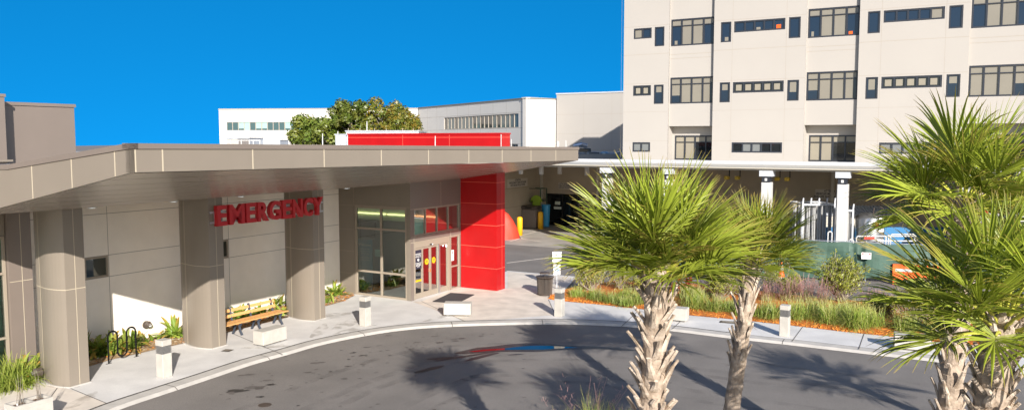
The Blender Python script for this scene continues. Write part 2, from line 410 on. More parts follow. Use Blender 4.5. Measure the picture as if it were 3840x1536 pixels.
for (x,y,rx,ry) in ((1245,1185,.75,.45),(1300,1215,.9,.3),(1200,1240,.9,.25),(215,1440,.8,.25),(1330,1235,1.,.2),(1000,1300,.8,.2),(300,1505,.7,.2),(1650,1190,1.,.15)):
    blob(m,G(x,y),rx,ry,rng.random()*3,.019)
struct('pavement_stains',m,'stain_soft')
# asphalt marks: oily spots, long dark streaks and the water left by rain
m=MB()
def sp(x,y,rx,ry,mi=0): blob(m,G(x,y,ZA),rx,ry,.4,ZA-.004+(.001 if mi else 0),j=.35,mi=mi)
sp(888,1463,.27,.15); sp(1360,1330,.12,.06); sp(1325,1320,.10,.05); sp(955,1450,.24,.14,1); sp(1190,1358,.2,.09,1); sp(925,1403,.22,.08,1)
for k in range(95):
    t=rng.random(); x=850+t*1000+rng.gauss(0,60); y=1470-t*245+rng.gauss(0,22)
    if y<1245: continue
    s=rng.choice((.02,.025,.03,.04,.07)); sp(x,y,s*1.5,s,int(rng.random()<.75))
for k in range(40): sp(rng.uniform(900,2900),rng.uniform(1300,1536),.05,.03,int(rng.random()<.7))
for (x0,y0,x1,y1,wd) in ((1640,1350,1850,1318,.10),(1600,1345,1700,1338,.12),(1560,1395,1665,1368,.12),(1745,1350,1870,1320,.12),(1905,1329,1965,1325,.06)):  # long dark streaks laid flat on the asphalt
    p,q=G(x0,y0,ZA),G(x1,y1,ZA); c=(p+q)/2; d=q-p
    blob(m,c,d.length/2,wd,math.atan2(d.y,d.x),ZA-.004,j=.15)
struct('asphalt_spots',m,['oil','oil_faint'])
zz=lambda L_:[G(1400+x/2.576,1150+y/2.576,ZA) for x,y in L_]
up=[(780,446),(830,428),(1000,390),(1150,378),(1300,358),(1500,345),(1700,352),(1900,370),(2100,378),(2300,386),(2450,400),(2580,418)]
lo=[(2450,420),(2300,408),(2100,402),(1950,406),(1800,412),(1700,422),(1600,430),(1450,430),(1300,428),(1150,434),(1050,440),(900,452)]
m=MB(); m.sheet(zz(up+lo),ZA-.005); struct('wet_asphalt',m,'oil')
up=[(920,428),(1060,408),(1280,396),(1400,382),(1520,372),(1620,371),(1760,376),(1900,384),(1980,390)]
lo=[(1900,394),(1760,400),(1700,405),(1640,409),(1500,409),(1290,411),(1100,422),(980,434)]
m=MB(); m.sheet(zz(up+lo),ZA-.002); struct('water',m,'water')
# tyre sweeps in the turning circle
m=MB()
for r0,wd in ((1.7,.25),(3.1,.3),(3.7,.28),(5.2,.3),(6.,.25)):
    P=offset(K0,-r0-.8); Q=offset(K0,-r0-.8-wd)
    for i in range(3,len(P)-10): m.add([Vector((v.x,v.y,ZA-.0065)) for v in (P[i],P[i+1],Q[i+1],Q[i])],[(0,1,2,3)])
struct('tyre_marks',m,'tyre_film')
# rear yard: pale concrete with painted lines
m=MB(); m.sheet([W(-15.8,34.5),W(30,34.5),W(30,46.4),W(-15.8,46.4)],ZA-.006)
m.sheet([Vector((p.x,p.y,0)) for p in gp([(1800,905),(1905,908),(2050,916),(2200,925)],ZA)]+[W(5,34.5),W(-15.8,34.5)],ZA-.005); struct('bay_slab',m,'concrete_pad')
m=MB()
for a,b in (((1905,880),(1960,895)),((1905,895),(2010,868)),((1960,895),(2030,905)),((1905,868),(2010,862)),((1910,905),(1960,890)),((1900,985),(2060,965))):
    p,q=G(*a,ZA),G(*b,ZA); n=(q-p).normalized(); n=Vector((-n.y,n.x,0))*.07
    m.add([Vector((v.x,v.y,ZA-.001)) for v in (p-n,q-n,q+n,p+n)],[(0,1,2,3)])
struct('parking_lines',m,'concrete_warm')
# planting beds
def mound(poly,z0,h,name,mt):
    m=MB(); n=len(poly); c=sum((Vector((p[0],p[1],0)) for p in poly),Vector())/n
    return m
bed=bedf+bedb
m=MB(); N_=20; r=random.Random(2)
def lerpP(P,t):
    x=t*(len(P)-1); i=min(int(x),len(P)-2); return P[i].lerp(P[i+1],x-i)
FR=bedf[::-1]
rows=9; cols=70; vs=[];fs=[]
for i in range(cols+1):
    p=lerpP(FR,i/cols); q=lerpP(bedb,i/cols)
    for j in range(rows+1):
        t=j/rows; v=p.lerp(q,t); v.z=.02+.10*min(1,t*5)*(min(1,(1-t)*5))+r.uniform(0,.03)*(0<j<rows)-(.09 if j==rows else 0); vs.append(v)
for i in range(cols):
    for j in range(rows): a=i*(rows+1)+j; fs.append((a,a+rows+1,a+rows+2,a+1))
m.add(vs,fs); struct('mulch_bed',m,'mulch')
m=MB()
for k in range(2600):
    t=r.random(); u=r.random()**1.5*.35; p=lerpP(FR,t).lerp(lerpP(bedb,t),u); p.z=.03+.10*min(1,u*5)
    p+=Vector((r.uniform(-.04,.04),r.uniform(-.05,.04),0)); a=r.random()*6.28; l=r.uniform(.03,.09); d=Vector((math.cos(a),math.sin(a),r.uniform(-.3,.6)))*l; n=Vector((-math.sin(a),math.cos(a),.3))*.014
    m.add([p-d-n,p+d-n,p+d+n,p-d+n],[(0,1,2,3)])
tag(m.build('mulch_chips','mulch_chip'),'loose orange bark chips strewn over the bed beside the kerbside pavement','mulch',kind='stuff')
def gravelbed(name,pts,seed):
    m=MB(); m.sheet(pts,.03); struct(name,m,'gravel')
    r=random.Random(seed); xs=[p[0] for p in pts]; ys=[p[1] for p in pts]
    def inside(x,y):
        c=False
        for i in range(len(pts)):
            a,b=pts[i],pts[i-1]
            if (a[1]>y)!=(b[1]>y) and x<(b[0]-a[0])*(y-a[1])/(b[1]-a[1])+a[0]: c=not c
        return c
    m=MB(); n=0
    while n<1500:
        x,y=r.uniform(min(xs),max(xs)),r.uniform(min(ys),max(ys))
        if not inside(x,y): continue
        n+=1; s=r.uniform(.015,.045); q=[Vector((x+r.gauss(0,s),y+r.gauss(0,s),.035+r.uniform(0,s))) for _ in range(4)]
        m.add(q,[(0,1,2),(0,2,3),(0,3,1)],mi=r.randrange(3))
    return m
def gb(name,pts,seed,label):
    m=gravelbed(name,pts,seed); tag(m.build('wood_chips',['gravel','mulch_chip','pale_joint']),label,'wood chips',kind='stuff')
gb('planting_bed',[W(-9.6,-3),W(-7.9,-3),W(-7.9,2.5),W(-8.1,3.2),W(-8.05,4.),W(-8.2,4.8),W(-7.98,7.2),W(-9.6,7.4)],5,'tan wood chips in the bed behind the bicycle rack')
gb('planting_bed',[W(-9.6,7.4),W(-7.98,7.2),W(-7.9,12.),W(-8.25,12.2),W(-9.6,12.6)],6,'tan wood chips in the narrow bed behind the wooden bench')
gb('planting_bed',[W(-9.6,12.6),W(-8.2,12.2),W(-8.1,13.8),W(-8.15,15.),W(-8.6,16.2),W(-9.6,16.4)],7,'pale wood chips beside the lobby window by the last column')
# near island (mostly below the frame)
isl=[Vector((5+15*math.cos(t),9.6+7.9*math.sin(t),0)) for t in [2*math.pi*k/60 for k in range(60)]]
isl=[Vector((p.x,min(p.y,17.9+0*p.x),0)) for p in isl]
m=MB(); m.prism([(p.x,p.y) for p in isl],ZA-.05,.05); struct('island_kerb',m,'kerb')
c=Vector((5,9.6,0)); m=MB(); m.sheet([c+(p-c)*.975 for p in isl],.06); struct('island_bed',m,'soil')
# ================================================================ emergency pavilion
def zs(a,b):
    b=max(0,min(b,20.9)); e=5.93-.2*b/19.93
    return e+(4.80-e)*(-a/6) if a>-6 else 4.80-.31*(-a-6)/4
def zt(a,b):
    b=max(0,min(b,20.9)); e=6.49-.22*b/19.93
    return e+(6.02-e)*min(1,-a/4.2)
pav=root('emergency_pavilion',W(-9,10),'low tan metal and cream panel entrance building with a red fin wall','building')
wl=MB(Wt)
def fw(a): return lambda u,v,d: Vector((a-d,u,v))       # wall in the B direction, looking toward +a
gridwall(wl,3.2,16.4,0,4.62,[(4.25,5.77,2.27,2.95),(8.96,10.48,2.27,2.95)],fw(-9.6),.10)
for z in (4.26,2.95,2.27): wl.box(-9.6,-9.597,3.2,16.39,z-.007,z+.007,mi=1)
for b in (5.79,10.5,15.2): wl.box(-9.6,-9.5965,b-.006,b+.006,.02,4.5,mi=1)
wl.box(-9.8,-9.7,-9,3.2,0,4.6); wl.box(-14,-13.9,-9,24,0,5.6); wl.box(-14,-5.9,23.4,23.5,0,5.4); 
wl.build('wall',['wall_cream','dark_joint'],pav)
def framed(name_par,fn,u0,u1,v0,v1,fr,dep,glass,frm,nu=(),nv=(),lab=None):
    """window: frame ring+bars and one glass sheet behind them"""
    f=MB(Wt)
    def bb(a,b,c,d): 
        p=[fn(x,y,z) for x,y in ((a,c),(b,c),(b,d),(a,d)) for z in (0,dep)]
        f.add([p[0],p[2],p[4],p[6],p[1],p[3],p[5],p[7]],[(0,1,2,3),(7,6,5,4),(0,4,5,1),(1,5,6,2),(2,6,7,3),(3,7,4,0)])
    bb(u0,u1,v0,v0+fr);bb(u0,u1,v1-fr,v1);bb(u0,u0+fr,v0+fr,v1-fr);bb(u1-fr,u1,v0+fr,v1-fr)
    cuts=[u0+fr]+[x for x in nu]+[u1-fr]
    for x in nu: bb(x-fr*.45,x+fr*.45,v0+fr,v1-fr)
    for y in nv:
        for i in range(len(cuts)-1):
            a=cuts[i]+(fr*.45 if i else 0); b=cuts[i+1]-(fr*.45 if i<len(cuts)-2 else 0); bb(a,b,y-fr*.45,y+fr*.45)
    o=f.build('window',frm,name_par)
    gl=MB(Wt); gl.add([fn(u0+fr*.5,v0+fr*.5,dep*.6),fn(u1-fr*.5,v0+fr*.5,dep*.6),fn(u1-fr*.5,v1-fr*.5,dep*.6),fn(u0+fr*.5,v1-fr*.5,dep*.6)],[(0,1,2,3)])
    gl.build('pane',glass,o); return o
for b0,b1 in ((4.25,5.77),(8.96,10.48)):
    framed(pav,lambda u,v,d:Vector((-9.59-d,u,v)),b0+.005,b1-.005,2.275,2.945,.06,.07,'glass_small','frame_tan',nu=((b0+b1)/2,))
    m=MB(Wt); m.box(-9.95,-9.94,b0-.3,b1+.3,2.1,3.1); m.build('window_blind','room_grey',pav)
# left pilaster and its glazing
m=MB(Wt); m.prism([(-9.6,2.55),(-9.2,2.55),(-9.2,3.2),(-9.6,3.2)],0,lambda p:zs(p[0],p[1])+.03); m.box(-9.2,-9.197,2.9,2.915,0,4.5,mi=1); m.box(-9.2,-9.196,2.56,3.19,2.6,2.615,mi=1); m.build('pilaster',['taupe_metal','pale_joint'],pav)
framed(pav,lambda u,v,d:Vector((-9.3-d,u,v)),-4,2.53,.02,3.9,.07,.1,'glass_lobby','frame_tan',nu=(1.2,-.2,-1.8),nv=(1.05,2.86))
m=MB(Wt); m.box(-9.6,-9.28,-9,2.53,3.92,4.7); m.build('spandrel','tan_metal',pav)
# lobby wing, glazed face looking along -b
fq=lambda b0:(lambda u,v,d:Vector((u,b0+d,v)))
wg=MB(Wt)
gridwall(wg,-9.6,-5.8,0,4.92,[(-8.76,-6.0,.0,3.81)],fq(16.4),.14)
for z in (3.80,2.78,1.85,.9): wg.box(-9.59,-8.77,16.396,16.4,z-.006,z+.006,mi=1)
wg.box(-8.775,-8.763,16.396,16.4,3.83,4.6,mi=1); wg.box(-8.76,-5.81,16.3955,16.4,3.825,3.84,mi=1)
wg.box(-5.99,-5.81,16.396,16.4,2.5,2.512,mi=2)
wg.build('lobby_panel',['tan_metal','soft_joint','pale_joint'],pav)
framed(pav,lambda u,v,d:Vector((u,16.43+d,v)),-8.755,-6.005,.01,3.80,.09,.1,'glass_lobby','frame_tan',nu=(-7.36,),nv=(1.05,2.86))
# door wall, looking along +a
dw=MB(Wt)
gridwall(dw,16.4,20.06,0,4.92,[(16.66,20.02,2.62,3.74),(16.66,19.24,0,2.38),(19.30,20.02,0.0,2.38)],fw(-5.8),.14,mi=0)
for z in (2.61,2.39,3.75): dw.box(-5.8,-5.796,16.41,20.05,z-.007,z+.007,mi=1)
for b in (16.63,19.27): dw.box(-5.8,-5.7955,b-.007,b+.007,.01,2.6,mi=1)
dw.box(-5.8,-5.7955,18.55,18.562,3.77,4.78,mi=1)
dw.build('door_wall_panel',['taupe_metal','pale_joint'],pav)
framed(pav,lambda u,v,d:Vector((-5.83-d,u,v)),16.665,20.015,2.63,3.735,.05,.08,'glass_door','frame_tan',nu=(17.5,18.33,19.17))
framed(pav,lambda u,v,d:Vector((-5.83-d,u,v)),19.305,20.015,.01,2.375,.06,.08,'glass_door','frame_tan',nv=(1.02,))
m=MB(Wt); m.box(-5.93,-5.82,16.665,19.235,2.13,2.375); m.box(-5.93,-5.81,16.665,16.73,0.01,2.13);m.box(-5.93,-5.81,18.42,18.5,0.01,2.13,mi=1);m.box(-5.93,-5.81,19.13,19.235,0.01,2.13)
dfr=m.build('door_frame',['frame_tan','steel'],pav)
def leaf(b0,b1,name,off=0.):
    m=MB(Wt); x=-5.86-off
    m.box(x-.05,x,b0,b0+.06,.02,2.12);m.box(x-.05,x,b1-.06,b1,.02,2.12);m.box(x-.05,x,b0+.06,b1-.06,.02,.24);m.box(x-.05,x,b0+.06,b1-.06,2.04,2.12)
    o=m.build(name,'frame_tan',pav); q=MB(Wt); q.add([(x-.025,b0+.04,.2),(x-.025,b1-.04,.2),(x-.025,b1-.04,2.08),(x-.025,b0+.04,2.08)],[(0,1,2,3)]); q.build('pane','glass_door',o); return o
l0=leaf(16.735,17.28,'sidelight'); l1=leaf(17.285,17.85,'sliding_door',.01); l2=leaf(17.86,18.415,'sliding_door',.01); l3=leaf(18.505,19.125,'sidelight')
for l,b in ((l1,17.6),(l2,18.1)):
    m=MB(Wt); m.tube([(-5.875,b,1.48),(-5.87,b,1.48)],.13,20); m.box(-5.8695,-5.868,b-.075,b+.075,1.50,1.52,mi=1);m.box(-5.8695,-5.868,b-.06,b+.06,1.45,1.47,mi=1); m.build('sticker',['yellow','sign_text'],l)
m=MB(Wt); m.box(-5.85,-5.80,17.75,17.95,2.16,2.21,mi=1); m.box(-5.81,-5.795,17.90,17.94,2.17,2.20,mi=0); m.build('motion_sensor',['lamp_white','black'],dfr)
m=MB(Wt); m.tube([(-5.85,17.82,1.15),(-5.85,17.82,1.02)],.02,8); m.build('handle','orange',l1)
m=MB(Wt); m.tube([(-5.81,18.93,2.),(-5.80,18.93,2.)],.05,12); m.build('door_light','lamp_white',l3)
tx=MB(Wt); ux=BX; r=random.Random(8)
tx.box(-5.868,-5.866,16.79,17.22,1.25,2.03,mi=1)
for k,(s,z) in enumerate((("ENTRANCE FOR EMERGENCY",1.86),("PATIENTS AND VISITORS",1.80),("PLEASE CHECK IN AT DESK",1.74),("FOR YOUR SAFETY ALL BAGS",1.48),("AND PERSONS MAY BE",1.43),("SUBJECT TO SCREENING",1.38),("THANK YOU",1.33))):
    text_into(tx,s,.05,W(-5.862,17.0,z),ux,mi=0,sx=.62,bold=.0012)
tx.tube([(-5.866,17.,1.63),(-5.862,17.,1.63)],.055,16,mi=0)
tx.build('door_notice',['white_sign','sign_text'],l0); m=MB(Wt); m.box(-5.868,-5.865,16.8,17.2,.72,.80); m.build('door_sticker','yellow',l0)
m=MB(Wt); m.box(-5.835,-5.83,19.36,19.56,1.28,1.75); m.box(-5.83,-5.829,19.43,19.49,1.58,1.68,mi=1); m.build('door_notice',['white_sign','sign_text'],pav)
# lobby interior
rm=MB(Wt); rm.box(-13.5,-5.95,16.55,23.3,0,.02,mi=1); rm.box(-13.5,-6.0,19.6,19.7,0,2.87,mi=0); rm.box(-13.5,-6.0,19.4,19.7,2.87,4.4,mi=2);
rm.box(-13.5,-5.95,16.6,23.3,4.35,4.4,mi=2); rm.build('lobby_room',['room_grey','floor_tile','room_pale'],pav)
m=MB(Wt)
for a0,a1 in ((-12.6,-9.45),(-9.35,-6.6)): m.box(a0,a1,19.33,19.39,3.14,3.19)
m.build('cove_light','glow',pav)
tv=MB(Wt); a,z=Fb(1334,829,18.); a1,z1=Fb(1407,892,18.); tv.bbox(a-.1,a1,18.,18.08,z1,z,.01); tv.bar(((a+a1)/2,18.1,z1+.3),((a+a1)/2,18.6,z1+.3),.08); tv.build('screen','black',pav)
a,z=Fb(1342,895,17.); a1,z1=Fb(1396,1012,17.)
bd=MB(Wt); bd.box(a,a1,17.,17.03,.12,z,mi=0); bd.box(a-.02,a1+.02,16.95,17.1,.02,.12,mi=2)
text_into(bd,"Welcome",.17,W((a+a1)/2,16.99,z-.28),AX,mi=1)
for k,s in enumerate(("please let our nurses","know of any worries","about your safety","open 8 am - 8:30 pm","thank you for waiting")): text_into(bd,s,.062,W((a+a1)/2,16.99,z-.42-.1*k-(.08 if k>2 else 0)),AX,mi=1)
tag(bd.build('welcome_banner',['blue_board','white_sign','steel']),'blue floor standing welcome banner behind the lobby glass','banner')
m=MB(Wt); a,z=Fb(1405,934,17.3); m.box(a,a+.3,17.3,17.32,1.55,z); m.build('wall_notice','white_sign',pav)
# red fin wall and red roof band
fn_=MB(Wt); fn_.prism([(-5.795,20.06),(-3.93,20.06),(-3.93,20.76),(-5.795,20.76)],0.012,lambda p:zs(p[0],p[1])+.02)
for z in (3.79,2.85,1.91,.97,4.72): fn_.box(-5.79,-3.927,20.057,20.763,z-.009,z+.009,mi=1)
fn_.box(-3.93,-3.9265,20.50,20.515,.02,4.9,mi=1)
fn_.build('fin_wall',['red_panel','red_joint'],pav)
m=MB(Wt); m.box(-12.3,-3.72,20.1,20.85,5.9,6.80)
m.box(-12.33,-3.69,20.07,20.88,6.80,6.86)
for a in (-9.0,-6.4): m.box(a-.008,a+.008,20.097,20.1,6,6.79,mi=1)
m.box(-12.3,-3.72,20.096,20.1,6.66,6.675,mi=1); m.box(-3.72,-3.716,20.12,20.84,6.66,6.675,mi=1); m.box(-3.735,-3.705,20.085,20.1,5.9,6.81,mi=2)
m.build('roof_band',['red_panel','red_joint','white_paint'],pav)
# ---------------------------------------------------------------- entrance canopy
can=root('entrance_canopy',W(-6.6,9),'wide tan metal canopy with sloping glossy soffit over the drop-off','canopy')
sf=MB(Wt); As=[-.12,-1.5,-3,-4.5,-6,-7.5,-9,-10,-14]
Bs=[.12]+[2*k for k in range(1,10)]+[19.8]
def bend(a,b): return b+(20.9-19.8)*min(1,-a/4)*(b>19.7)
for i in range(len(As)-1):
    for j in range(len(Bs)-1):
        P=[(As[i],Bs[j]),(As[i+1],Bs[j]),(As[i+1],Bs[j+1]),(As[i],Bs[j+1])]
        sf.add([(a,bend(a,b),zs(a,b)+.005) for a,b in P],[(0,1,2,3)])
for a in (-.95,-1.8,-2.65,-3.5,-4.35,-5.2,-6.05,-6.9,-7.75,-8.6):
    for j in range(len(Bs)-1):
        b0,b1=Bs[j],bend(a,Bs[j+1])
        sf.add([(a-.008,b0,zs(a,b0)-.001),(a+.008,b0,zs(a,b0)-.001),(a+.008,b1,zs(a,b1)-.001),(a-.008,b1,zs(a,b1)-.001)],[(0,1,2,3)],mi=1)
for b in (3.2,6.4,9.6,12.8,16.):
    for i in range(len(As)-2):
        a0,a1=As[i],As[i+1]; sf.add([(a0,b-.007,zs(a0,b)-.0012),(a0,b+.007,zs(a0,b)-.0012),(a1,b+.007,zs(a1,b)-.0012),(a1,b-.007,zs(a1,b)-.0012)],[(0,1,2,3)],mi=1)
sf.build('soffit',['soffit','soft_joint'],can)
fa=MB(Wt)
def strip(P0,P1,th,zb,ztp,mi=0,n=10):
    """upright slab between plan points with sloping bottom and top"""
    P0=Vector((*P0,0));P1=Vector((*P1,0)); t=(P1-P0).normalized(); nn=Vector((-t.y,t.x,0))*th
    for k in range(n):
        a=P0.lerp(P1,k/n); b=P0.lerp(P1,(k+1)/n); vs=[]
        for p in (a,b):
            for q in (p,p+nn): vs+=[(q.x,q.y,zb(p.x,p.y)),(q.x,q.y,ztp(p.x,p.y))]
        fa.add(vs,[(0,1,5,4),(2,6,7,3),(1,3,7,5),(0,4,6,2)]+([(0,2,3,1)] if k==0 else [])+([(4,5,7,6)] if k==n-1 else []),mi=mi)
CAP=.107
strip((0,0),(0,19.93),.12,zs,lambda a,b:zt(a,b)-CAP,0)
strip((-14,0),(0,0),.12,zs,lambda a,b:zt(a,b)-CAP,0,40)
strip((0,19.93),(-4,20.93),.12,zs,lambda a,b:zt(a,b)-CAP,0)
strip((.03,-.03),(.03,19.96),.2,lambda a,b:zt(min(a,0),b)-CAP,lambda a,b:zt(min(a,0),b),1)
strip((-14,-.03),(.03,-.03),.2,lambda a,b:zt(min(a,0),b)-CAP,lambda a,b:zt(min(a,0),b),1,40)
strip((.03,19.96),(-4,20.96),.2,lambda a,b:zt(min(a,0),b)-CAP,lambda a,b:zt(min(a,0),b),1)
for b in (.12,.72,3.02,5.29,7.50,9.67,11.84,13.91,15.95,17.93): fa.box(0,.004,b-.014,b+.014,zs(0,b)+.005,zt(0,b)-CAP,mi=2)
for a in (-3.30,-1.88,-.46,-4.7,-6.1): fa.box(a-.013,a+.013,-.004,0,zs(a,0)+.005,zt(a,0)-CAP,mi=2)
fa.build('fascia',['tan_metal','taupe_metal','pale_joint'],can)
rd=MB(Wt); As2=[-.15,-2,-4.2,-9,-14]
for i in range(4):
    for j in range(len(Bs)-1):
        P=[(As2[i],Bs[j]),(As2[i+1],Bs[j]),(As2[i+1],Bs[j+1]),(As2[i],Bs[j+1])]
        rd.add([(a,bend(a,b),zt(a,b)-.12-.25*(a<-9.5)) for a,b in P],[(0,1,2,3)])
rd.add([(-14,20.8,5.8),(-5.9,20.8,5.8),(-5.9,23.6,5.8),(-14,23.6,5.8)],[(0,1,2,3)])
rd.build('roof','roof_grey',can)
for b in (1.3,3.95,6.6,9.25,11.9,14.5,17.1,19.5):
    a=-7.45; z=zs(a,b); d=MB(Wt); d.tube([(a,b,z-.03),(a,b,z+.02)],[.115,.13],20,mi=0); d.tube([(a,b,z-.034),(a,b,z-.031)],.09,16,mi=1); d.build('downlight',['white_paint','downlight'],can)
m=MB(Wt); m.lathe(-6.85,2.95,[(.11,zs(-6.85,2.95)+.01),(.11,zs(-6.85,3)-.04),(.085,zs(-6.85,3)-.06),(.07,zs(-6.85,3)-.12),(.03,zs(-6.85,3)-.15)],16); tag(m.build('dome_camera','black_metal',at=W(-6.85,2.95,4.7)),'small dark dome camera under the soffit beside the nearest column','camera')
# columns carry the canopy: one front-rounded shell each
def col(b0):
    pl=[(-6.63,b0)]+[(-6.63-1.2*k/10,b0-.12*math.sin(math.pi*(k/10)**.9)) for k in range(1,10)]+[(-7.83-.48*math.sin(k/8*math.pi/2),b0+.0+.42*(1-math.cos(k/8*math.pi/2))) for k in range(9)]+[(-8.31,b0+.55),(-6.63,b0+.55)]
    top=lambda p:zs(p[0],p[1])+.01
    c=MB(Wt); c.prism(pl,.03,top,mi=0)
    c.prism([(-7.4+(x+7.4)*1.04,b0+.3+(y-b0-.3)*1.1) for x,y in pl],.012,.035,mi=2)
    lo=[(-7.4+(x+7.4)*1.004,b0+.25+(y-b0-.25)*1.012) for x,y in pl]
    for z in (2.62,): c.prism(lo,z-.009,z+.009,mi=1)
    for (x,y) in (pl[9],): 
        c.add([(x-.012,y-.012,.04),(x+.012,y-.014,.04),(x+.012,y-.014,zs(x,y)-.01),(x-.012,y-.012,zs(x,y)-.01)],[(0,1,2,3)],mi=1)
    c.box(-6.63,-6.626,b0+.27,b0+.284,.04,zs(-6.63,b0),mi=1)
    o=c.build('column',['tan_metal','pale_joint','kerb'],can); return o
cols_=[col(b) for b in (2.6,7.2,11.75)]
cols_[0]['label']='tan metal column nearest the bicycle rack, with a spotlight low on it'
# letters
sg=root('emergency_sign',W(-6.5,9.7,3.85),'red block letters reading EMERGENCY across two tan columns','sign')
spans=[("E",7.40,7.79),("M",7.88,8.49),("E",8.56,8.98),("R",9.05,9.52),("G",9.56,10.07),("E",10.14,10.58),("N",10.62,11.09),("C",11.15,11.60),("Y",11.60,12.10)]
for ch,b0,b1 in spans:
    cu=bpy.data.curves.new('t','FONT'); cu.body=ch; cu.extrude=.5; cu.offset=.03; cu.resolution_u=6
    ob=bpy.data.objects.new('t',cu); sc.collection.objects.link(ob); me=bpy.data.meshes.new_from_object(ob.evaluated_get(bpy.context.evaluated_depsgraph_get()))
    xs=[v.co.x for v in me.vertices]; ys=[v.co.y for v in me.vertices]; x0,x1,y0,y1=min(xs),max(xs),min(ys),max(ys)
    l=MB(); l.add([W(-6.45+(v.co.z-.5)*.15,b0+(v.co.x-x0)/(x1-x0)*(b1-b0),3.87+(v.co.y-y0)/(y1-y0)*.64) for v in me.vertices],[list(f.vertices) for f in me.polygons])
    l.build('letter','red_letter',sg); bpy.data.objects.remove(ob); bpy.data.curves.remove(cu); bpy.data.meshes.remove(me)
m=MB(Wt)
for z in (4.30,3.98): m.box(-6.62,-6.60,7.25,12.25,z-.03,z+.03)
for b in (7.4,9.1,10.7,12.1): m.box(-6.60,-6.59,b-.02,b+.02,3.94,4.34)
m.build('rail','galv',sg)
# ================================================================ hospital block behind the ambulance bay
hos=root('hospital_block',W(5,46.5),'tall cream hospital block with dark framed window rows and recessed bays','building')
FB=46.5; BL=-8.93; S=9.35
bays=[(-5.47+S*k,-2.25+S*k) for k in range(3)]
holes=[];wins=[]
def win(a0,a1,z0,z1,cols,top=None,kind='strip',d=0.): wins.append((a0,a1,z0,z1,cols,top,kind,d))
for lv,(zt_,zb_) in enumerate(((14.62,13.87),(10.51,9.77),(6.39,5.69))):
    win(-8.17,-6.8,zb_,zt_,2,kind='s%d'%lv)
    if lv<2: win(-6.57,-5.84,zt_-1.36,zt_+.01,1,kind='v%d'%lv)
    for k in range(2):
        o=S*k*(1 if k==0 else 1)
        if lv<2:
            win(-1.78+S*k,-1.06+S*k,zt_-1.36,zt_+.01,1,kind='v%d'%lv); win(2.75+S*k,3.5+S*k,zt_-1.36,zt_+.01,1,kind='v%d'%lv)
        win(-.87+S*k,2.52+S*k,zb_,zt_,5,kind='s%d'%lv)
for k,(x0,x1) in enumerate(bays):
    win(x0+.05,x1-.02,13.22,15.1,4,.42,'b0',.22); win(x0+.05,x1-.02,9.14,11.0,4,.42,'b1',.22); win(x0+.15,x1-.02,5.12,6.88,4,.42,'b2',1.1)
fb=lambda dd:(lambda u,v,d:Vector((u,FB+d+dd,v)))
wl=MB(Wt)
flat=[w_ for w_ in wins if w_[7]==0]
gridwall(wl,BL,28,5.05,16.9,[(w_[0],w_[1],w_[2],w_[3]) for w_ in flat]+[(x0,x1,5.05,16.9) for x0,x1 in bays],fb(0),.12)
for x0,x1 in bays:
    gridwall(wl,x0,x1,7.54,16.9,[w_[:4] for w_ in wins if w_[7]==.22 and x0<w_[0]<x1],fb(.22),.12)
    gridwall(wl,x0,x1,5.05,7.9,[w_[:4] for w_ in wins if w_[7]==1.1 and x0<w_[0]<x1],fb(1.1),.1)
    for x,sx in ((x0,1),(x1,-1)):
        wl.add([(x,FB,5.05),(x,FB+1.1,5.05),(x,FB+1.1,16.9),(x,FB,16.9)],[(0,1,2,3)])
    wl.add([(x0,FB+.22,7.54),(x1,FB+.22,7.54),(x1,FB+1.1,7.54),(x0,FB+1.1,7.54)],[(0,1,2,3)])
    wl.box(x0+.01,x1-.01,FB+.215,FB+.22,12.33,12.36,mi=1); wl.box(x0+.01,x1-.01,FB+.215,FB+.22,12.62,12.65,mi=1)
    wl.box(x0-.004,x0+.02,FB+.19,FB+.215,7.56,16.8,mi=0)
xs=[BL]+[x for b in bays for x in b]+[28]
for i in range(0,len(xs),2):
    wl.box(xs[i]+.01,xs[i+1]-.01,FB-.004,FB,12.715,12.745,mi=1)
    for z in (14.75,10.63,8.6,6.5): wl.box(xs[i]+.01,xs[i+1]-.01,FB-.002,FB,z-.006,z+.006,mi=2)
for a in (-.96,2.61,-.96+S,2.61+S,-.96-S+1.2,21,24): wl.box(a-.006,a+.006,FB-.0025,FB,5.3,16.8,mi=2)
TK=11.5
wl.add([(BL,FB,-.1),(BL,FB+15,-.1),(BL,FB+15,16.9),(BL,FB,16.9)],[(0,1,2,3)]); wl.add([(BL,FB+15,0),(BL+2.3,FB+15,0),(BL+2.3,FB+15,16.9),(BL,FB+15,16.9)],[(0,1,2,3)]); wl.add([(BL+2.3,FB+15,0),(BL+2.3,78,0),(BL+2.3,78,16.9),(BL+2.3,FB+15,16.9)],[(0,1,2,3)])
wl.add([(BL+2.3,78,0),(28,78,0),(28,78,16.9),(BL+2.3,78,16.9)],[(0,1,2,3)]); wl.add([(28,78,0),(28,FB,0),(28,FB,16.9),(28,78,16.9)],[(0,1,2,3)])
wl.build('wall',['facade','facade_joint','soft_joint'],hos)
rf=MB(Wt); rf.prism([(BL-.05,FB-.06),(28.1,FB-.06),(28.1,78),(BL+2.25,78),(BL+2.25,FB+15.05),(BL-.05,FB+15.05)],16.9,17.0); rf.build('roof','canopy_white',hos)
rw=random.Random(12)
blind,dark,blue,tan=1,2,3,4
def pane_mat(kind,ix,iy):
    if kind=='s0': return rw.choice((3,3,3,1))
    if kind=='v0': return 3
    if kind=='s1': return 4
    if kind=='v1': return 1
    if kind=='s2': return rw.choice((2,5,5))
    if kind=='b0': return 1 if iy or ix in (1,2) else 3
    if kind=='b1': return 1
    return 4 if ix<2 else (4 if iy else 2)
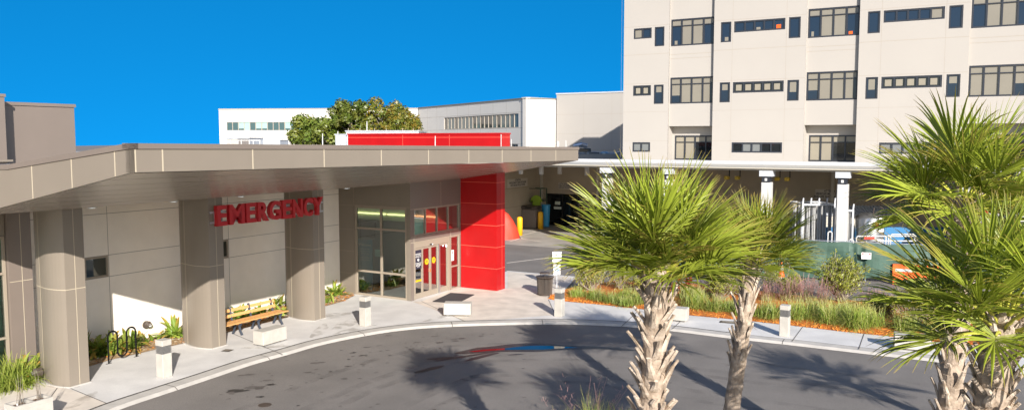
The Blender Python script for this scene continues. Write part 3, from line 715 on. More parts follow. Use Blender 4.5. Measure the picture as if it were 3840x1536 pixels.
for wi,(a0,a1,z0,z1,nc,top,kind,dd) in enumerate(wins):
    m=MB(Wt); y=FB+dd; f=.10 if nc>1 else .085; yo,yi=y+.015,y+.11
    P=MB(Wt)
    def fr(x0,x1,v0,v1): P.box(x0,x1,yo,yi,v0,v1)
    fr(a0+.003,a1-.003,z0+.003,z0+f);fr(a0+.003,a1-.003,z1-f,z1-.003);fr(a0+.003,a0+f,z0+f,z1-f);fr(a1-f,a1-.003,z0+f,z1-f)
    us=[a0+f+(a1-a0-2*f)*i/nc for i in range(nc+1)]
    if kind[0]=='b': us=[a0+f,a0+f+(a1-a0-2*f)*.235,a0+f+(a1-a0-2*f)*.5,a0+f+(a1-a0-2*f)*.77,a1-f]
    for x in us[1:-1]: fr(x-.045,x+.045,z0+f,z1-f)
    vsn=[z0+f,z1-f] if not top else [z0+f,z1-top-.06,z1-f]
    for i in range(nc):
        if top: fr(us[i]+(.045 if i else 0),us[i+1]-(.045 if i<nc-1 else 0),vsn[1]-.03,vsn[1]+.03)
        for j in range(len(vsn)-1):
            k=pane_mat(kind,i,j); lo,hi=vsn[j],vsn[j+1]; x0,x1=us[i],us[i+1]; yy=yi-.03
            def q(x0,x1,l,h,mi,yy=yy): m.add([(x0,yy,l),(x1,yy,l),(x1,yy,h),(x0,yy,h)],[(0,1,2,3)],mi=mi-1)
            if kind=='s1' and k==4:
                q(x0,x1,lo,hi,2); q(x0+.1,x1-.16,lo+.06,hi-.08,4,yy-.004)
            elif kind=='v1':
                drop=rw.choice((.0,.45,.7)); q(x0,x1,lo,hi,3); q(x0+.07,x1-.1,lo+.05+drop,hi-.05,1,yy-.004)
            elif k==1 and j==0 and kind=='b1' and i in (0,3):
                s_=lo+(hi-lo)*rw.choice((0,.38,.45,.5)); q(x0,x1,lo,hi,3); q(x0+.02,x1-(.02 if i==0 else .18),s_,hi,1,yy-.004)
            else: q(x0,x1,lo,hi,k)
            if k==3 and rw.random()<.4 and hi-lo>.5:   # things standing inside on the sill
                c=rw.choice((1,5,1,4,6)) if rw.random()<.6 else 1; u=x0+rw.uniform(.1,max(.12,(x1-x0)*.5)); q(u,min(u+rw.uniform(.15,.3),x1-.03),lo,lo+rw.uniform(.15,.4),c,yy-.005)
    o=m.build('window',['pane_blind','pane_dark','pane_blue','pane_tan','room_grey','orange','red_panel'],hos)
    P.build('frame','frame_dark',o)
# ---------------------------------------------------------------- ambulance bay
bay=root('ambulance_canopy',W(5,38),'long white edged flat canopy over the ambulance bay, on white piers','canopy')
m=MB(Wt); m.box(-15.9,30,34.,34.18,5.25,5.44,mi=0); m.build('fascia',['canopy_white'],bay)
m=MB(Wt); m.box(-15.9,30,34.18,46.48,5.03,5.09,mi=0); m.build('roof_slab',['canopy_beige'],bay)
m=MB(Wt); m.box(-15.7,30,34.35,34.8,4.93,5.029); m.build('beam','canopy_beige',bay)
m=MB(Wt)
for b in (38,42): m.box(-15.7,30,b,b+.3,4.9,5.028)
m.build('joist','canopy_beige',bay)
for a in (-5.05,-1.24,4.21,8.03,13.5,17.4,22.5):
    m=MB(Wt); m.bbox(a-.26,a+.26,34.4,34.95,-.08,4.30,.03,mi=0); o=m.build('pier','white_paint',bay)
    m=MB(Wt); m.box(a-.22,a+.2,34.4,34.9,4.30,4.62,mi=0); m.box(a-.06,a+.06,34.38,34.4,4.38,4.52,mi=1); m.build('lamp_box',['frame_dark','lens'],o)
    m=MB(Wt); m.prism([(a-.34,34.3),(a+.36,34.3),(a+.36,35.),(a-.34,35.)],4.62,4.925); m.build('capital','galv' if 0 else 'roof_unit',o)
for x in (2735,2775,2925,2962):
    a,z=Fb(x,668,36)
    m=MB(Wt); m.bar((a,36,5.04),(a,36,4.5),.05); m.bbox(a-.26,a-.02,35.8,36.2,4.33,4.53,.03,mi=1); tag(m.build('bay_lamp',['black','ochre'],at=W(a,36,4.3)),'yellow work lamp hung under the ambulance bay canopy','lamp','yellow lamps under the ambulance canopy')
bw=MB(Wt)
d0,zt0=Fb(2041,724,FB); d1,_=Fb(2275,724,FB)
gridwall(bw,-15.8,30,-.08,5.03,[(d0,d1,-.08,zt0)],fb(0),.6)
bw.box(-16,-15.8,37,46.5,-.08,5.24,mi=0)
for z in (4.6,3.0,1.6): bw.box(-15.8,-15.795,37,46.4,z-.01,z+.01,mi=1)
for a in (-15.7,-10.9,-7.4,-3,1.4,5.8,10.2): bw.box(a-.1,a+.1,FB-.12,FB,0,5.1,mi=2)
bw.build('bay_wall',['bay_wall','dark_joint','canopy_beige'],bay)
m=MB(Wt); m.box(d0,d1,FB+.5,FB+.6,-.08,zt0,mi=0)
for k in range(1,4): m.box(d0+(d1-d0)*k/4-.05,d0+(d1-d0)*k/4+.05,FB+.4,FB+.5,-.08,zt0,mi=1)
m.box(d0,d1,FB+.4,FB+.5,2.3,2.42,mi=1); m.box(d0+.75,d0+1.2,FB+.38,FB+.4,1.5,1.75,mi=2); m.box(d0+.65,d0+1.3,FB+.38,FB+.4,1.15,1.35,mi=2)
m.build('bay_door',['pane_dark','black_metal','room_pale'],bay)
def wallsign(name,lines,P,U,wd,ht,size,label,face='white_sign',txt='sign_text',N_=None):
    m=MB(); V=Vector((0,0,1)); Nn=U.cross(V).normalized(); P=Vector(P)
    m.add([P+U*sx*wd/2+V*sz*ht/2+Nn*d for d in (.0,.03) for sx,sz in ((-1,-1),(1,-1),(1,1),(-1,1))],[(3,2,1,0),(4,5,6,7),(0,1,5,4),(1,2,6,5),(2,3,7,6),(3,0,4,7)],mi=0)
    n=len(lines)
    for k,s in enumerate(lines): text_into(m,s,size,P+V*(ht*(.5-(k+.78)/n*.92-.02))+Nn*.034,U,mi=1,bold=size*.03,sx=.8)
    tag(m.build(name,[face,txt],at=P),label,'sign')

mat('sign_beige',(.52,.48,.42),.7)
b,z=Fa(1940,685,-15.8)
wallsign('wall_sign',("ATTENTION","VEHICLES MUST TURN OFF ENGINE","AND USE ELECTRICAL POWER"),W(-15.79,b,z),BX,3.0,.62,.20,'faint three line ATTENTION sign on the side wall right of the red fin','sign_beige')
a,z=Fb(2126,697,FB)
wallsign('wall_sign',("ATTN: VEHICLES MUST","TURN OFF ENGINES AND","USE ELECTRICAL POWER"),W(a,FB-.04,z),AX,1.4,.48,.15,'three line sign above the dark ambulance bay doorway','sign_beige')
a,z=Fb(3118,728,FB)
wallsign('wall_sign',("ATTENTION","VEHICLES MUST TURN OFF","AND USE ELECTRICAL POWER"),W(a,FB-.04,z),AX,2.0,.62,.2,'ATTENTION vehicles must turn off sign half hidden by a white pier','sign_beige')
cg='white cylinder lamps hanging in the ambulance bay'
first=None
for x,yt,yb,bb_ in ((1954,637,652,36.5),(2030,620,654,37),(2099,624,652,41),(2201,625,657,37.5)):
    a,z=Fb(x,yb,bb_)
    m=MB(Wt); m.cyl(a,bb_,z,z+.62,.15,mi=0); m.cyl(a,bb_,z+.62,5.04,.04,mi=1)
    tag(m.build('hanging_lamp',['white_paint','black'],at=W(a,bb_,z)),'white cylinder lamp hanging from the ambulance bay ceiling','lamp',cg)
# cage, waste bin, blue bin, bollards, tarpaulin in the bay
a0,_=Fb(1986,760,45.); a1,_=Fb(2036,760,45.)
m=MB(Wt); zc=2.85
for x in (a0,a1):
    for y in (44.6,45.6): m.box(x-.03,x+.03,y-.03,y+.03,-.07,zc)
for z in (.1,.9,1.9,zc): 
    for y in (44.6,45.6): m.box(a0,a1,y-.025,y+.025,z-.025,z+.025)
    for x in (a0,a1): m.box(x-.025,x+.025,44.6,45.6,z-.02,z+.02)
for z in (1.0,2.0): m.box(a0+.03,a1-.03,44.65,45.55,z-.01,z+.01)
tag(m.build('storage_cage','screen_green',at=W(a0,45,0)),'dark green wire storage cage against the bay wall corner','cage')
a,_=Fb(2012,775,44.5)
m=MB(Wt); r=random.Random(3); pts=[(-.35,0),(-.3,.95),(-.5,.75),(-.42,1.1),(-.15,1.3),(.1,1.32),(.35,1.15),(.48,.8),(.3,.9),(.36,.1)]
m.add([(a+x,44.45-.02*(i%2),1.05+z) for i,(x,z) in enumerate(pts)]+[(a+x,44.57,1.05+z) for x,z in pts],[list(range(10)),list(range(19,9,-1))]+[(i,(i+1)%10,(i+1)%10+10,i+10) for i in range(10)])
tag(m.build('safety_vest','vest',at=W(a,44.5,1)),'bright yellow green safety vest hanging on the green cage','vest')
a,_=Fb(1996,800,43.9)
m=MB(Wt); m.bbox(a-.62,a+.62,43.3,44.2,-.07,1.35,.05,mi=0); m.bbox(a-.66,a+.66,43.25,44.25,1.35,1.62,.08,mi=1); m.box(a-.3,a+.3,43.24,43.26,1.42,1.56,mi=2)
tag(m.build('waste_bin',['aggregate','brown_metal','black'],at=W(a,43.8,0)),'squat stone panelled waste bin below the safety vest','bin')
a,_=Fb(2047,810,45.2)
m=MB(Wt); m.cyl(a,45.2,-.07,1.5,.27,.32,12); m.cyl(a,45.2,1.5,1.62,.36,.34,12); tag(m.build('blue_bin','bin_blue',at=W(a,45.2,0)),'slim blue bin with a lid beside the dark doorway','bin')
for (x,y),lb in (((1949,882),'yellow steel bollard in the sun, nearest the red tarpaulin'),((2027,858),'yellow steel bollard at the edge of the bay shade')):
    p=G(x,y,ZA); m=MB(); m.lathe(p.x,p.y,[(.2,ZA),(.2,1.12),(.17,1.2),(.06,1.24)],16); tag(m.build('bollard','yellow',smooth=True,at=p),lb,'bollard','yellow steel bollards by the ambulance bay')
p=G(1912,893,ZA); m=MB(); r=random.Random(6); n=22; rows_=[(0,1.05),(.25,1.0),(.7,.86),(1.2,.62),(1.65,.36),(1.85,.08)]
vs=[];fs=[]
for j,(z,rr) in enumerate(rows_):
    for k in range(n):
        t=2*math.pi*k/n; q=rr*(1+.10*math.sin(3*t+z*2)+.05*math.sin(7*t+z)+r.uniform(-.03,.03)); vs.append((p.x-.45+q*math.cos(t),p.y+q*math.sin(t)*.7,ZA+z))
fs=[(j*n+k,j*n+(k+1)%n,(j+1)*n+(k+1)%n,(j+1)*n+k) for j in range(5) for k in range(n)]+[list(range(5*n,6*n))]
m.add(vs,fs); tag(m.build('tarpaulin_cover','tarp',smooth=True,at=p),'red tarpaulin draped over something behind the red fin wall','tarpaulin')
# ================================================================ far buildings
def slab(name,P,h,z0,label,mt,joints=(),windows=(),roofc='dark_joint',DP=14):
    """one long building face from P[0] to P[1] (left to right), depth behind it"""
    A_=Vector((*P[0],0));B_=Vector((*P[1],0)); d=(B_-A_); L_=d.length; d.normalize(); n=Vector((-d.y,d.x,0))
    o=root(name,A_,label,'building'); T=lambda q:A_+d*q.x+n*q.y+Vector((0,0,q.z))
    m=MB(T); gridwall(m,0,L_,z0,h,[w_[:4] for w_ in windows],lambda u,v,dd:Vector((u,dd,v)),.2)
    for a,b in (((0,.0),(0,DP)),((L_,DP),(L_,0)),((0,DP),(L_,DP))): m.add([(*a,z0),(*b,z0),(*b,h),(*a,h)],[(0,1,2,3)])
    for z in joints: m.box(.02,L_-.02,-.006,0,z-.015,z+.015,mi=1)
    k=0
    while k*3.6+3.6<L_: 
        k+=1; m.box(k*3.6-.012,k*3.6+.012,-.005,0,z0,h-.1,mi=1)
    m.build('wall',[mt,'soft_joint' if mt!='facade' else 'facade_joint'],o)
    m=MB(T); m.box(-.06,L_+.06,-.08,DP+.1,h,h+.16); m.build('roof',roofc,o)
    rr=random.Random(len(name)+int(L_))
    for (a0,a1,z0_,z1_,nc,ms,fm) in windows:
        f=MB(T); g_=MB(T); fr=.07
        f.box(a0,a1,.04,.14,z0_,z0_+fr);f.box(a0,a1,.04,.14,z1_-fr,z1_)
        for i in range(nc+1):
            x=a0+(a1-a0)*i/nc; f.box(max(a0,x-.05),min(a1,x+.05),.03,.14,z0_+fr,z1_-fr)
        for i in range(nc):
            x0=a0+(a1-a0)*i/nc;x1=a0+(a1-a0)*(i+1)/nc; g_.add([(x0,.12,z0_),(x1,.12,z0_),(x1,.12,z1_),(x0,.12,z1_)],[(0,1,2,3)],mi=rr.choice(ms))
            if 0 in ms and rr.random()<.3: g_.add([(x0,.118,z0_),(x1,.118,z0_),(x1,.118,z0_+.35),(x0,.118,z0_+.35)],[(0,1,2,3)],mi=1)
        w_=g_.build('window',['pane_aqua','pane_teal','pane_dark'],o); f.build('frame',fm,w_)
    return o
# block 3 : same heading as the hospital
P3=[W(-30.4,78),W(-6,78)]
slab('rear_block',[(p.x,p.y) for p in P3],12.0,0,'plain cream block stepping back left of the tall hospital block','facade',joints=(9.6,7.3,5.4),roofc='canopy_white')
slab('angled_block',[(1.65,96.4),(5.4,99.6)],11.45,0,'narrow bright white end wall between the grey and cream far walls','facade_white',joints=(9.1,7.1),roofc='canopy_beige',DP=.6)
def alongx(P,Q,px):
    k=(px-1920)/F; d=Vector((Q[0]-P[0],Q[1]-P[1])); t=(k*P[1]-P[0])/(d.x-k*d.y); return t*d.length, P[1]+d.y*t
Pg,Qg=(-14.5,126.),(1.6,96.5)
u0,Y0=alongx(Pg,Qg,1667);u1,Y1=alongx(Pg,Qg,1944)
zA=H-(449-525)/F*Y0; zB=H-(485-525)/F*Y0
u2,Y2=alongx(Pg,Qg,1912);u3,Y3=alongx(Pg,Qg,1942)
slab('grey_wing',[Pg,Qg],11.4,0,'far wing in half shade with a long dark ribbon window','facade_grey',joints=(9.9,8.,6.1),windows=[(u0,u1,8.05,9.75,19,(1,1,2),'facade_joint'),(u2,u3,4.8,6.05,3,(2,),'frame_dark')])
Pw,Qw=(-46.7,129.5),(-14.6,126.)
w0,Yw=alongx(Pw,Qw,855);w1,_=alongx(Pw,Qw,1090);w2,_=alongx(Pw,Qw,1500);w3,_=alongx(Pw,Qw,1561)
zl=lambda y,Y:H-(y-525)/F*Y
slab('white_wing',[Pw,Qw],11.35,0,'long bright white building far behind, aqua ribbon window under its roof','facade_white',joints=(),windows=[(w0,w1+4,zl(490,129),zl(458,129),15,(0,0,1),'facade_joint'),(w2,w3,zl(490,126),zl(456,126),3,(0,1),'facade_joint')],roofc='facade_joint')
# ---------------------------------------------------------------- roofscape behind the entrance canopy
def unit(name,px0,px1,yt,Y,dep,label,mt='roof_unit',zb=4.8,trim=True):
    p=D(px0,yt,Y);q=D(px1,yt,Y); m=MB(); m.bbox(p.x,q.x,Y,Y+dep,zb,p.z,.02,mi=0)
    if trim: m.box(p.x-.04,q.x+.04,Y-.04,Y+dep+.04,p.z,p.z+.07,mi=1)
    for k in range(1,4): m.box(p.x+(q.x-p.x)*k/4-.012,p.x+(q.x-p.x)*k/4+.012,Y-.008,Y,zb,p.z-.05,mi=1)
    return tag(m.build(name,[mt,'galv'],at=(p.x,Y,zb)),label,'roof unit')
unit('penthouse',1297,1570,494,43.5,4,'long pale grey rooftop enclosure behind the red roof band')
unit('roof_unit',1257,1296,507,43.2,3,'small pale blue grey roof box left of the long rooftop enclosure')
unit('roof_unit',832,925,519,75,5,'grey rooftop housing below the aqua ribbon window','roof_unit',0)
unit('roof_unit',850,890,522,68,3,'tan boxed roof hatch in front of the grey housing','pink_panel',0)
unit('roof_unit',925,1050,527,80,3,'low pale roof box with a handrail left of the tree','roof_unit',0)
m=MB()
for x in (866,893,905,935,950,975): p=D(x,524,66); q=D(x,545,66); m.bar(p,q,.06)
for x0,x1,y in ((866,935,518),(893,975,526)): m.bar(D(x0,y,66),D(x1,y,66),.06)
tag(m.build('roof_railing','white_paint',at=D(866,545,66)),'thin white railing on the roof beside the tan hatch','railing')
first=None
for x,yt,yb,Y,lb in ((1209.7,500,545,30,'tall bare lightning rod standing just right of the small round tree edge'),(1376,455,500,46,'tall lightning rod on the pale rooftop enclosure'),(1632,510,547,33,'white lightning rod standing in front of the red roof band'),(1267,492,508,43.5,'short lightning rod on the small roof box'),(2090,529,553,40,'first of the twin thin rods near the canopy tip'),(2095,529,553,40,'second of the twin thin rods near the canopy tip'),(2122,526,553,42,'single thin rod right of the twin rods'),(1917,522,550,37,'thin rod right of the red roof band')):
    p=D(x,yt,Y);q=D(x,yb+20,Y); m=MB(); m.tube([q,p],[.022*Y/30,.015*Y/30],6); m.tube([q,q+Vector((0,0,.06))],.05,8)
    tag(m.build('lightning_rod','white_paint',at=q),lb,'rod','thin lightning rods on the flat roofs')
for i,x in enumerate((1306,1350,1404,1448,1510,1550)):
    p=D(x,481,44.5);q=D(x,494,44.5); m=MB(); m.tube([q,p],.012,6); tag(m.build('lightning_rod','pale_joint',at=q),'short pale rod along the top of the long rooftop enclosure','rod','short rods on the rooftop enclosure')
# equipment on the ambulance canopy roof, in the shade
def eq(name,px0,px1,yt,Y,dep,lb,mt):
    p=D(px0,yt,Y);q=D(px1,yt,Y); m=MB(); m.bbox(p.x,q.x,Y,Y+dep,5.44,p.z,.04,mi=0)
    for k in range(1,6): m.box(p.x+.05,q.x-.05,Y-.01,Y,5.5+(p.z-5.5)*k/6-.015,5.5+(p.z-5.5)*k/6+.015,mi=1)
    return tag(m.build(name,[mt,'frame_dark'],at=(p.x,Y,5.44)),lb,'roof unit')
m=MB(); 
p=D(2190,556,72); m.prism([(-60,72),(p.x+20,72),(p.x+20,90),(-60,90)],0,5.3); struct('rear_flat_roof',m,'roof_grey') if 0 else tag(m.build('rear_low_block','roof_grey',at=(0,75,0)),'low flat roofed block behind the ambulance canopy','building')
eq('air_handler',2168,2216,556,74,3,'largest dark air handler beside the canopy tip','pane_teal')
eq('air_handler',2205,2250,580,73,3,'low wide air handler in the middle of the shaded roof','roof_unit')
p=D(2267,600,73.5); m=MB(); zt_=D(2267,573,73.5).z; m.cyl(p.x,73.5,5.3,zt_,.36,n=20); m.cyl(p.x,73.5,zt_,zt_+.1,.42,.2,20); tag(m.build('roof_fan','steel',smooth=False,at=p),'round steel exhaust fan on the shaded roof','fan')
eq('air_handler',2312,2330,586,73,2,'smallest air handler against the hospital corner','roof_unit')
p=D(2180,585,73.3); m=MB(); m.tube([(p.x-.7,73.3,6.),(p.x,73.2,6.15),(p.x+.5,73.2,6.0)],.22,10); m.tube([(p.x-.3,73.1,5.4),(p.x-.3,73.1,6.)],.1,8); tag(m.build('roof_duct','steel',at=p),'bent round duct in front of the dark air handler','duct')
# ---------------------------------------------------------------- taupe rooftop box, far left
tb=root('rooftop_screen',W(-14,2,5.5),'plain taupe metal clad rooftop volume above the canopy, far left','building')
m=MB(Wt); m.box(-22,-12.1,-12,6.42,4.6,7.63); m.build('wall','taupe_metal',tb)
m=MB(Wt); m.box(-22.03,-12.06,-12,6.46,7.63,7.73); m.build('parapet_cap','taupe_metal',tb)
m=MB(Wt); m.box(-12.1,-11.45,-12,3.86,4.6,7.84); m.box(-12.13,-11.42,-12,3.89,7.84,7.93); m.box(-12.2,-11.3,-12,3.95,5.9,5.96,mi=1); m.build('pilaster',['taupe_metal','tan_metal'],tb)
# ================================================================ trees behind the roof
def cluster_tree(name,base,h,cen,rad,seed,nleaf,ls,leafm,label,group=None,trunk_r=.25,cl=46,lobes=9):
    r=random.Random(seed); base=Vector(base); cen=Vector(cen); o=root(name,base,label,'tree',group)
    m=MB(); top=cen+Vector((0,0,-rad[2]*.3)); m.tube([base,base.lerp(top,.5)+Vector((r.uniform(-.1,.1),0,0)),top],[trunk_r,trunk_r*.75,trunk_r*.5],9)
    cs=[]
    for _ in range(cl):
        while True:
            v=Vector((r.uniform(-1,1),r.uniform(-1,1),r.uniform(-.9,1)))
            if .35<v.length<1: break
        cs.append(cen+Vector((v.x*rad[0],v.y*rad[1],v.z*rad[2])))
    for c in cs[:lobes*2]: m.tube([top,top.lerp(c,.5)+Vector((0,0,-.05*rad[2])),c],[trunk_r*.35,trunk_r*.2,trunk_r*.06],5)
    m.build('trunk','bark',o)
    k=MB()
    for i in range(nleaf):
        c=cs[r.randrange(len(cs))]; s=rad[0]*.26
        v=Vector((r.gauss(0,1),r.gauss(0,1),r.gauss(0,.8))); v=v.normalized()*s*r.uniform(.35,1.1)**.6
        p=c+v; nrm=(v.normalized()+Vector((r.gauss(0,.5),r.gauss(0,.5),r.gauss(0,.5)+.3))).normalized(); u=nrm.orthogonal().normalized(); w_=nrm.cross(u); a=r.random()*6.28; U=(u*math.cos(a)+w_*math.sin(a)); V=nrm.cross(U); l=ls*r.uniform(.6,1.3)
        k.add([p-U*l*.5,p+V*l*.28,p+U*l*.5,p-V*l*.28],[(0,1,2,3)],mi=(1 if r.random()<(.0 if leafm!='tree_autumn' else .35) else 0))
    k.build('crown',[leafm,'tree_leaf'],o); return o
cluster_tree('broadleaf_tree',(-9.6,72,0),9,(D(1205,470,72).x,72,7.45),(2.7,2.5,1.95),3,9000,.30,'tree_leaf','green broadleaf tree, the left half of the pair above the roofline','trees above the roofline')
cluster_tree('broadleaf_tree',(D(1330,470,71).x,71,0),9,(D(1325,470,71).x,71,7.9),(2.2,2.3,2.2),8,8000,.30,'tree_leaf','denser green tree in the middle of the roofline group','trees above the roofline',cl=36)
cluster_tree('autumn_tree',(-11,70,0),9,(D(1445,470,70).x,70,7.8),(2.6,2.3,2.3),5,9000,.28,'tree_autumn','tree turning orange at its top, right of the green one','trees above the roofline',cl=42)
# ================================================================ street furniture
def bollard_light(P,label,rz=R(-30),proto=[None]):
    if proto[0] is None:
        o=root('bollard_light',(0,0,0.012),label,'bollard','concrete bollard lights around the turning circle')
        m=MB(); m.bbox(-.15,.15,-.15,.15,0.012,.68,.012); m.build('base','precast',o)
        m=MB()
        for k in range(6): m.bbox(-.148,.148,-.148,.148,.685+k*.036,.705+k*.036,.004)
        m.box(-.115,.115,-.115,.115,.68,.91); m.build('louvre','precast_dark',o)
        m=MB(); m.bbox(-.153,.153,-.153,.153,.90,1.06,.012); m.build('cap','precast',o)
        proto[0]=o; o.location=(P.x,P.y,.012); o.rotation_euler=(0,0,rz); return o
    return copy_tree(proto[0],None,(P.x,P.y,.012),label,rz)
bollard_light(G(617,1412),'concrete bollard light nearest the bicycle rack')
bollard_light(G(1370,1221),'concrete bollard light standing in front of the lobby window')
bollard_light(G(2098,1185),'concrete bollard light just in front of the thin signpost')
bollard_light(G(2942,1259),'concrete bollard light by the mulch bed, right of the slimmer palm')
def block_seat(P,ang,label,L_=1.02,proto=[None]):
    if proto[0] is None:
        o=root('concrete_block',(0,0,.012),label,'block seat','low concrete block seats by the kerb')
        m=MB(); m.bbox(-L_/2,L_/2,-.23,.23,.06,.50,.015); m.build('seat','precast',o)
        for x in (-L_/2+.16,L_/2-.16): m=MB(); m.box(x-.06,x+.06,-.18,.18,.012,.06); m.build('foot','precast_dark',o)
        proto[0]=o; o.location=(P.x,P.y,.012); o.rotation_euler=(0,0,ang); return o
    return copy_tree(proto[0],None,(P.x,P.y,.012),label,ang)
block_seat(G(1012,1288)+Vector((0,.05,0)),math.atan2(BX.y,BX.x),'concrete block seat in front of the wooden bench')
block_seat(G(1716,1185)+Vector((0,.15,0)),R(-4),'concrete block seat in front of the doormat')
block_seat(G(2520,1205)+Vector((.1,.2,0)),R(-25),'concrete block seat partly hidden by the thick palm trunk')
block_seat(G(3433,1318)+Vector((0,.25,0)),R(-22),'concrete block seat alone on the pavement, far right')
# wooden bench
bn=root('bench',W(-7.5,9.3,.012),'bench of yellow wooden slats on black cast feet between two tan columns','bench')
bm=lambda q:W(-7.45+q.y,9.55+q.x,q.z)
def slat(nm,y,z,w_,t,tilt=0,L0=-1.55,L1=1.35):
    m=MB(bm); c,s_=math.cos(tilt),math.sin(tilt); P=[(-w_/2,-t/2),(w_/2,-t/2),(w_/2,t/2),(-w_/2,t/2)]
    pts=[(x,y+p*c-q*s_,z+p*s_+q*c) for x in (L0,L1) for p,q in P]; m.add(pts,[(0,1,2,3),(7,6,5,4),(0,4,5,1),(1,5,6,2),(2,6,7,3),(3,7,4,0)]); return m
m=slat('',.0,.45,.1,.035)
sm=MB()
for y in (-.18,-.06,.06,.18): q=slat('',y,.45,.10,.035,L1=1.5 if y>.1 else 1.42); sm.add(q.v,q.f)
sm.build('seat','wood',bn)
for y,z in ((-.29,.62),(-.335,.80)): slat('',y,z,.105,.032,R(105)).build('backrest','wood',bn)
for x in (-1.45,-.62,.2,1.2):
    m=MB(bm); m.tube([(x,.22,.012),(x,.14,.16),(x,.10,.30),(x,.2,.42)],[.045,.035,.05,.04],8); m.tube([(x,-.22,.012),(x,-.16,.16),(x,-.1,.3),(x,-.2,.42)],[.045,.035,.05,.04],8)
    m.tube([(x,-.2,.41),(x,.2,.41)],.03,8); m.tube([(x,-.22,.40),(x,-.31,.62),(x,-.37,.90)],[.04,.035,.045],8); m.build('leg','iron_bench',bn)
# bicycle rack
m=MB(lambda q:W(-7.87,4.98+q.x,q.z)); pts=[]
xs_=[-.45,-.15,.15,.45]
def arc(cx,cz,r,a0,a1,n=10): return [(cx+r*math.cos(a0+(a1-a0)*k/n),0,cz+r*math.sin(a0+(a1-a0)*k/n)) for k in range(n+1)]
pts=[(-.45,0,.02)]+arc(-.30,.80,.15,math.pi,0)+arc(0,.30,.15,math.pi,2*math.pi)+arc(.30,.80,.15,math.pi,0)+[(.45,0,.02)]
m.tube(pts,.028,10)
for x in (-.45,.45): m.cyl(x,0,.012,.03,.09)
m2=MB(); 
tag(m.build('bicycle_rack','black_metal',smooth=False,at=W(-7.87,4.98,0)),'black wavy tube bicycle rack in front of the broad leaved plants','bicycle rack')
# litter bin
P=G(2043,1106); lb=root('litter_bin',(P.x,P.y,.012),'dark brown slatted litter bin with a rain hood at the pavement corner','litter bin')
m=MB(); 
for k in range(36):
    t=2*math.pi*k/36; c,s_=math.cos(t),math.sin(t); m.bar((P.x+.29*c,P.y+.29*s_,.05),(P.x+.33*c,P.y+.33*s_,.72),.028,.014); m.bar((P.x+.33*c,P.y+.33*s_,.72),(P.x+.39*c,P.y+.39*s_,.80),.028,.014)
m.lathe(P.x,P.y,[(.30,.03),(.32,.07),(.30,.09)],24);m.lathe(P.x,P.y,[(.385,.785),(.40,.80),(.385,.815)],24); m.build('body','brown_metal',lb)
m=MB(); m.cyl(P.x,P.y,.06,.70,.265,.285,20); m.build('liner','black',lb)
m=MB(); m.lathe(P.x,P.y,[(.22,.93),(.235,.95),(.19,.99),(.02,1.01)],20)
for t in (.5,2.6,4.7): m.bar((P.x+.2*math.cos(t),P.y+.2*math.sin(t),.78),(P.x+.2*math.cos(t),P.y+.2*math.sin(t),.94),.02)
m.build('hood','brown_metal',lb)
# signpost
P=G(2088,1083); sp_=root('signpost',(P.x,P.y,.012),'thin galvanised post with two small white signs, one ending FREE','sign')
m=MB(); m.box(P.x-.025,P.x+.025,P.y-.02,P.y+.02,.012,1.62); m.build('post','galv',sp_)
def plate(z0,z1,w_):
    m=MB(); m.bbox(P.x-w_/2,P.x+w_/2,P.y-.035,P.y-.022,z0,z1,.004); return m
zt1=D(2088,943,P.y-.03).z; zb1=D(2088,984,P.y).z; zt2=D(2088,986,P.y).z; zb2=D(2088,1029,P.y).z
m=plate(zb1,zt1,.40); X_=Vector((1,0,0))
m.mi=1; m.bar((P.x-.14,P.y-.037,zb1+.16),(P.x+.12,P.y-.037,zb1+.24),.09,.002,mi=2); m.bar((P.x+.04,P.y-.037,zb1+.34),(P.x+.12,P.y-.037,zb1+.18),.06,.002,mi=1); m.bar((P.x-.1,P.y-.037,zb1+.3),(P.x-.02,P.y-.037,zb1+.26),.06,.002,mi=1)
text_into(m,"QUIET ZONE",.06,(P.x,P.y-.038,zb1+.05),X_,mi=1,sx=.9); m.build('sign_plate',['white_sign','sign_blue','orange'],sp_)
m=plate(zb2,zt2,.30); text_into(m,"FREE",.13,(P.x,P.y-.038,zb2+.17),X_,mi=1,sx=.8,bold=.004); text_into(m,"TOBACCO",.08,(P.x,P.y-.038,zb2+.30),X_,mi=1,sx=.75,bold=.002)
text_into(m,"CAMPUS",.05,(P.x,P.y-.038,zb2+.06),X_,mi=1,sx=.8); m.build('sign_plate',['white_sign','sign_blue'],sp_)
# doormat
m=MB(); m.sheet([Vector((p.x,p.y,0)) for p in gp([(1622,1131),(1716,1136),(1778,1105),(1690,1099)])],.032); m.add([Vector((p.x,p.y,.018)) for p in gp([(1620,1132),(1716,1138),(1781,1105),(1689,1098)])],[(0,1,2,3)]); tag(m.build('doormat','mat_rubber',at=G(1700,1118)),'dark rubber doormat outside the sliding doors','doormat')
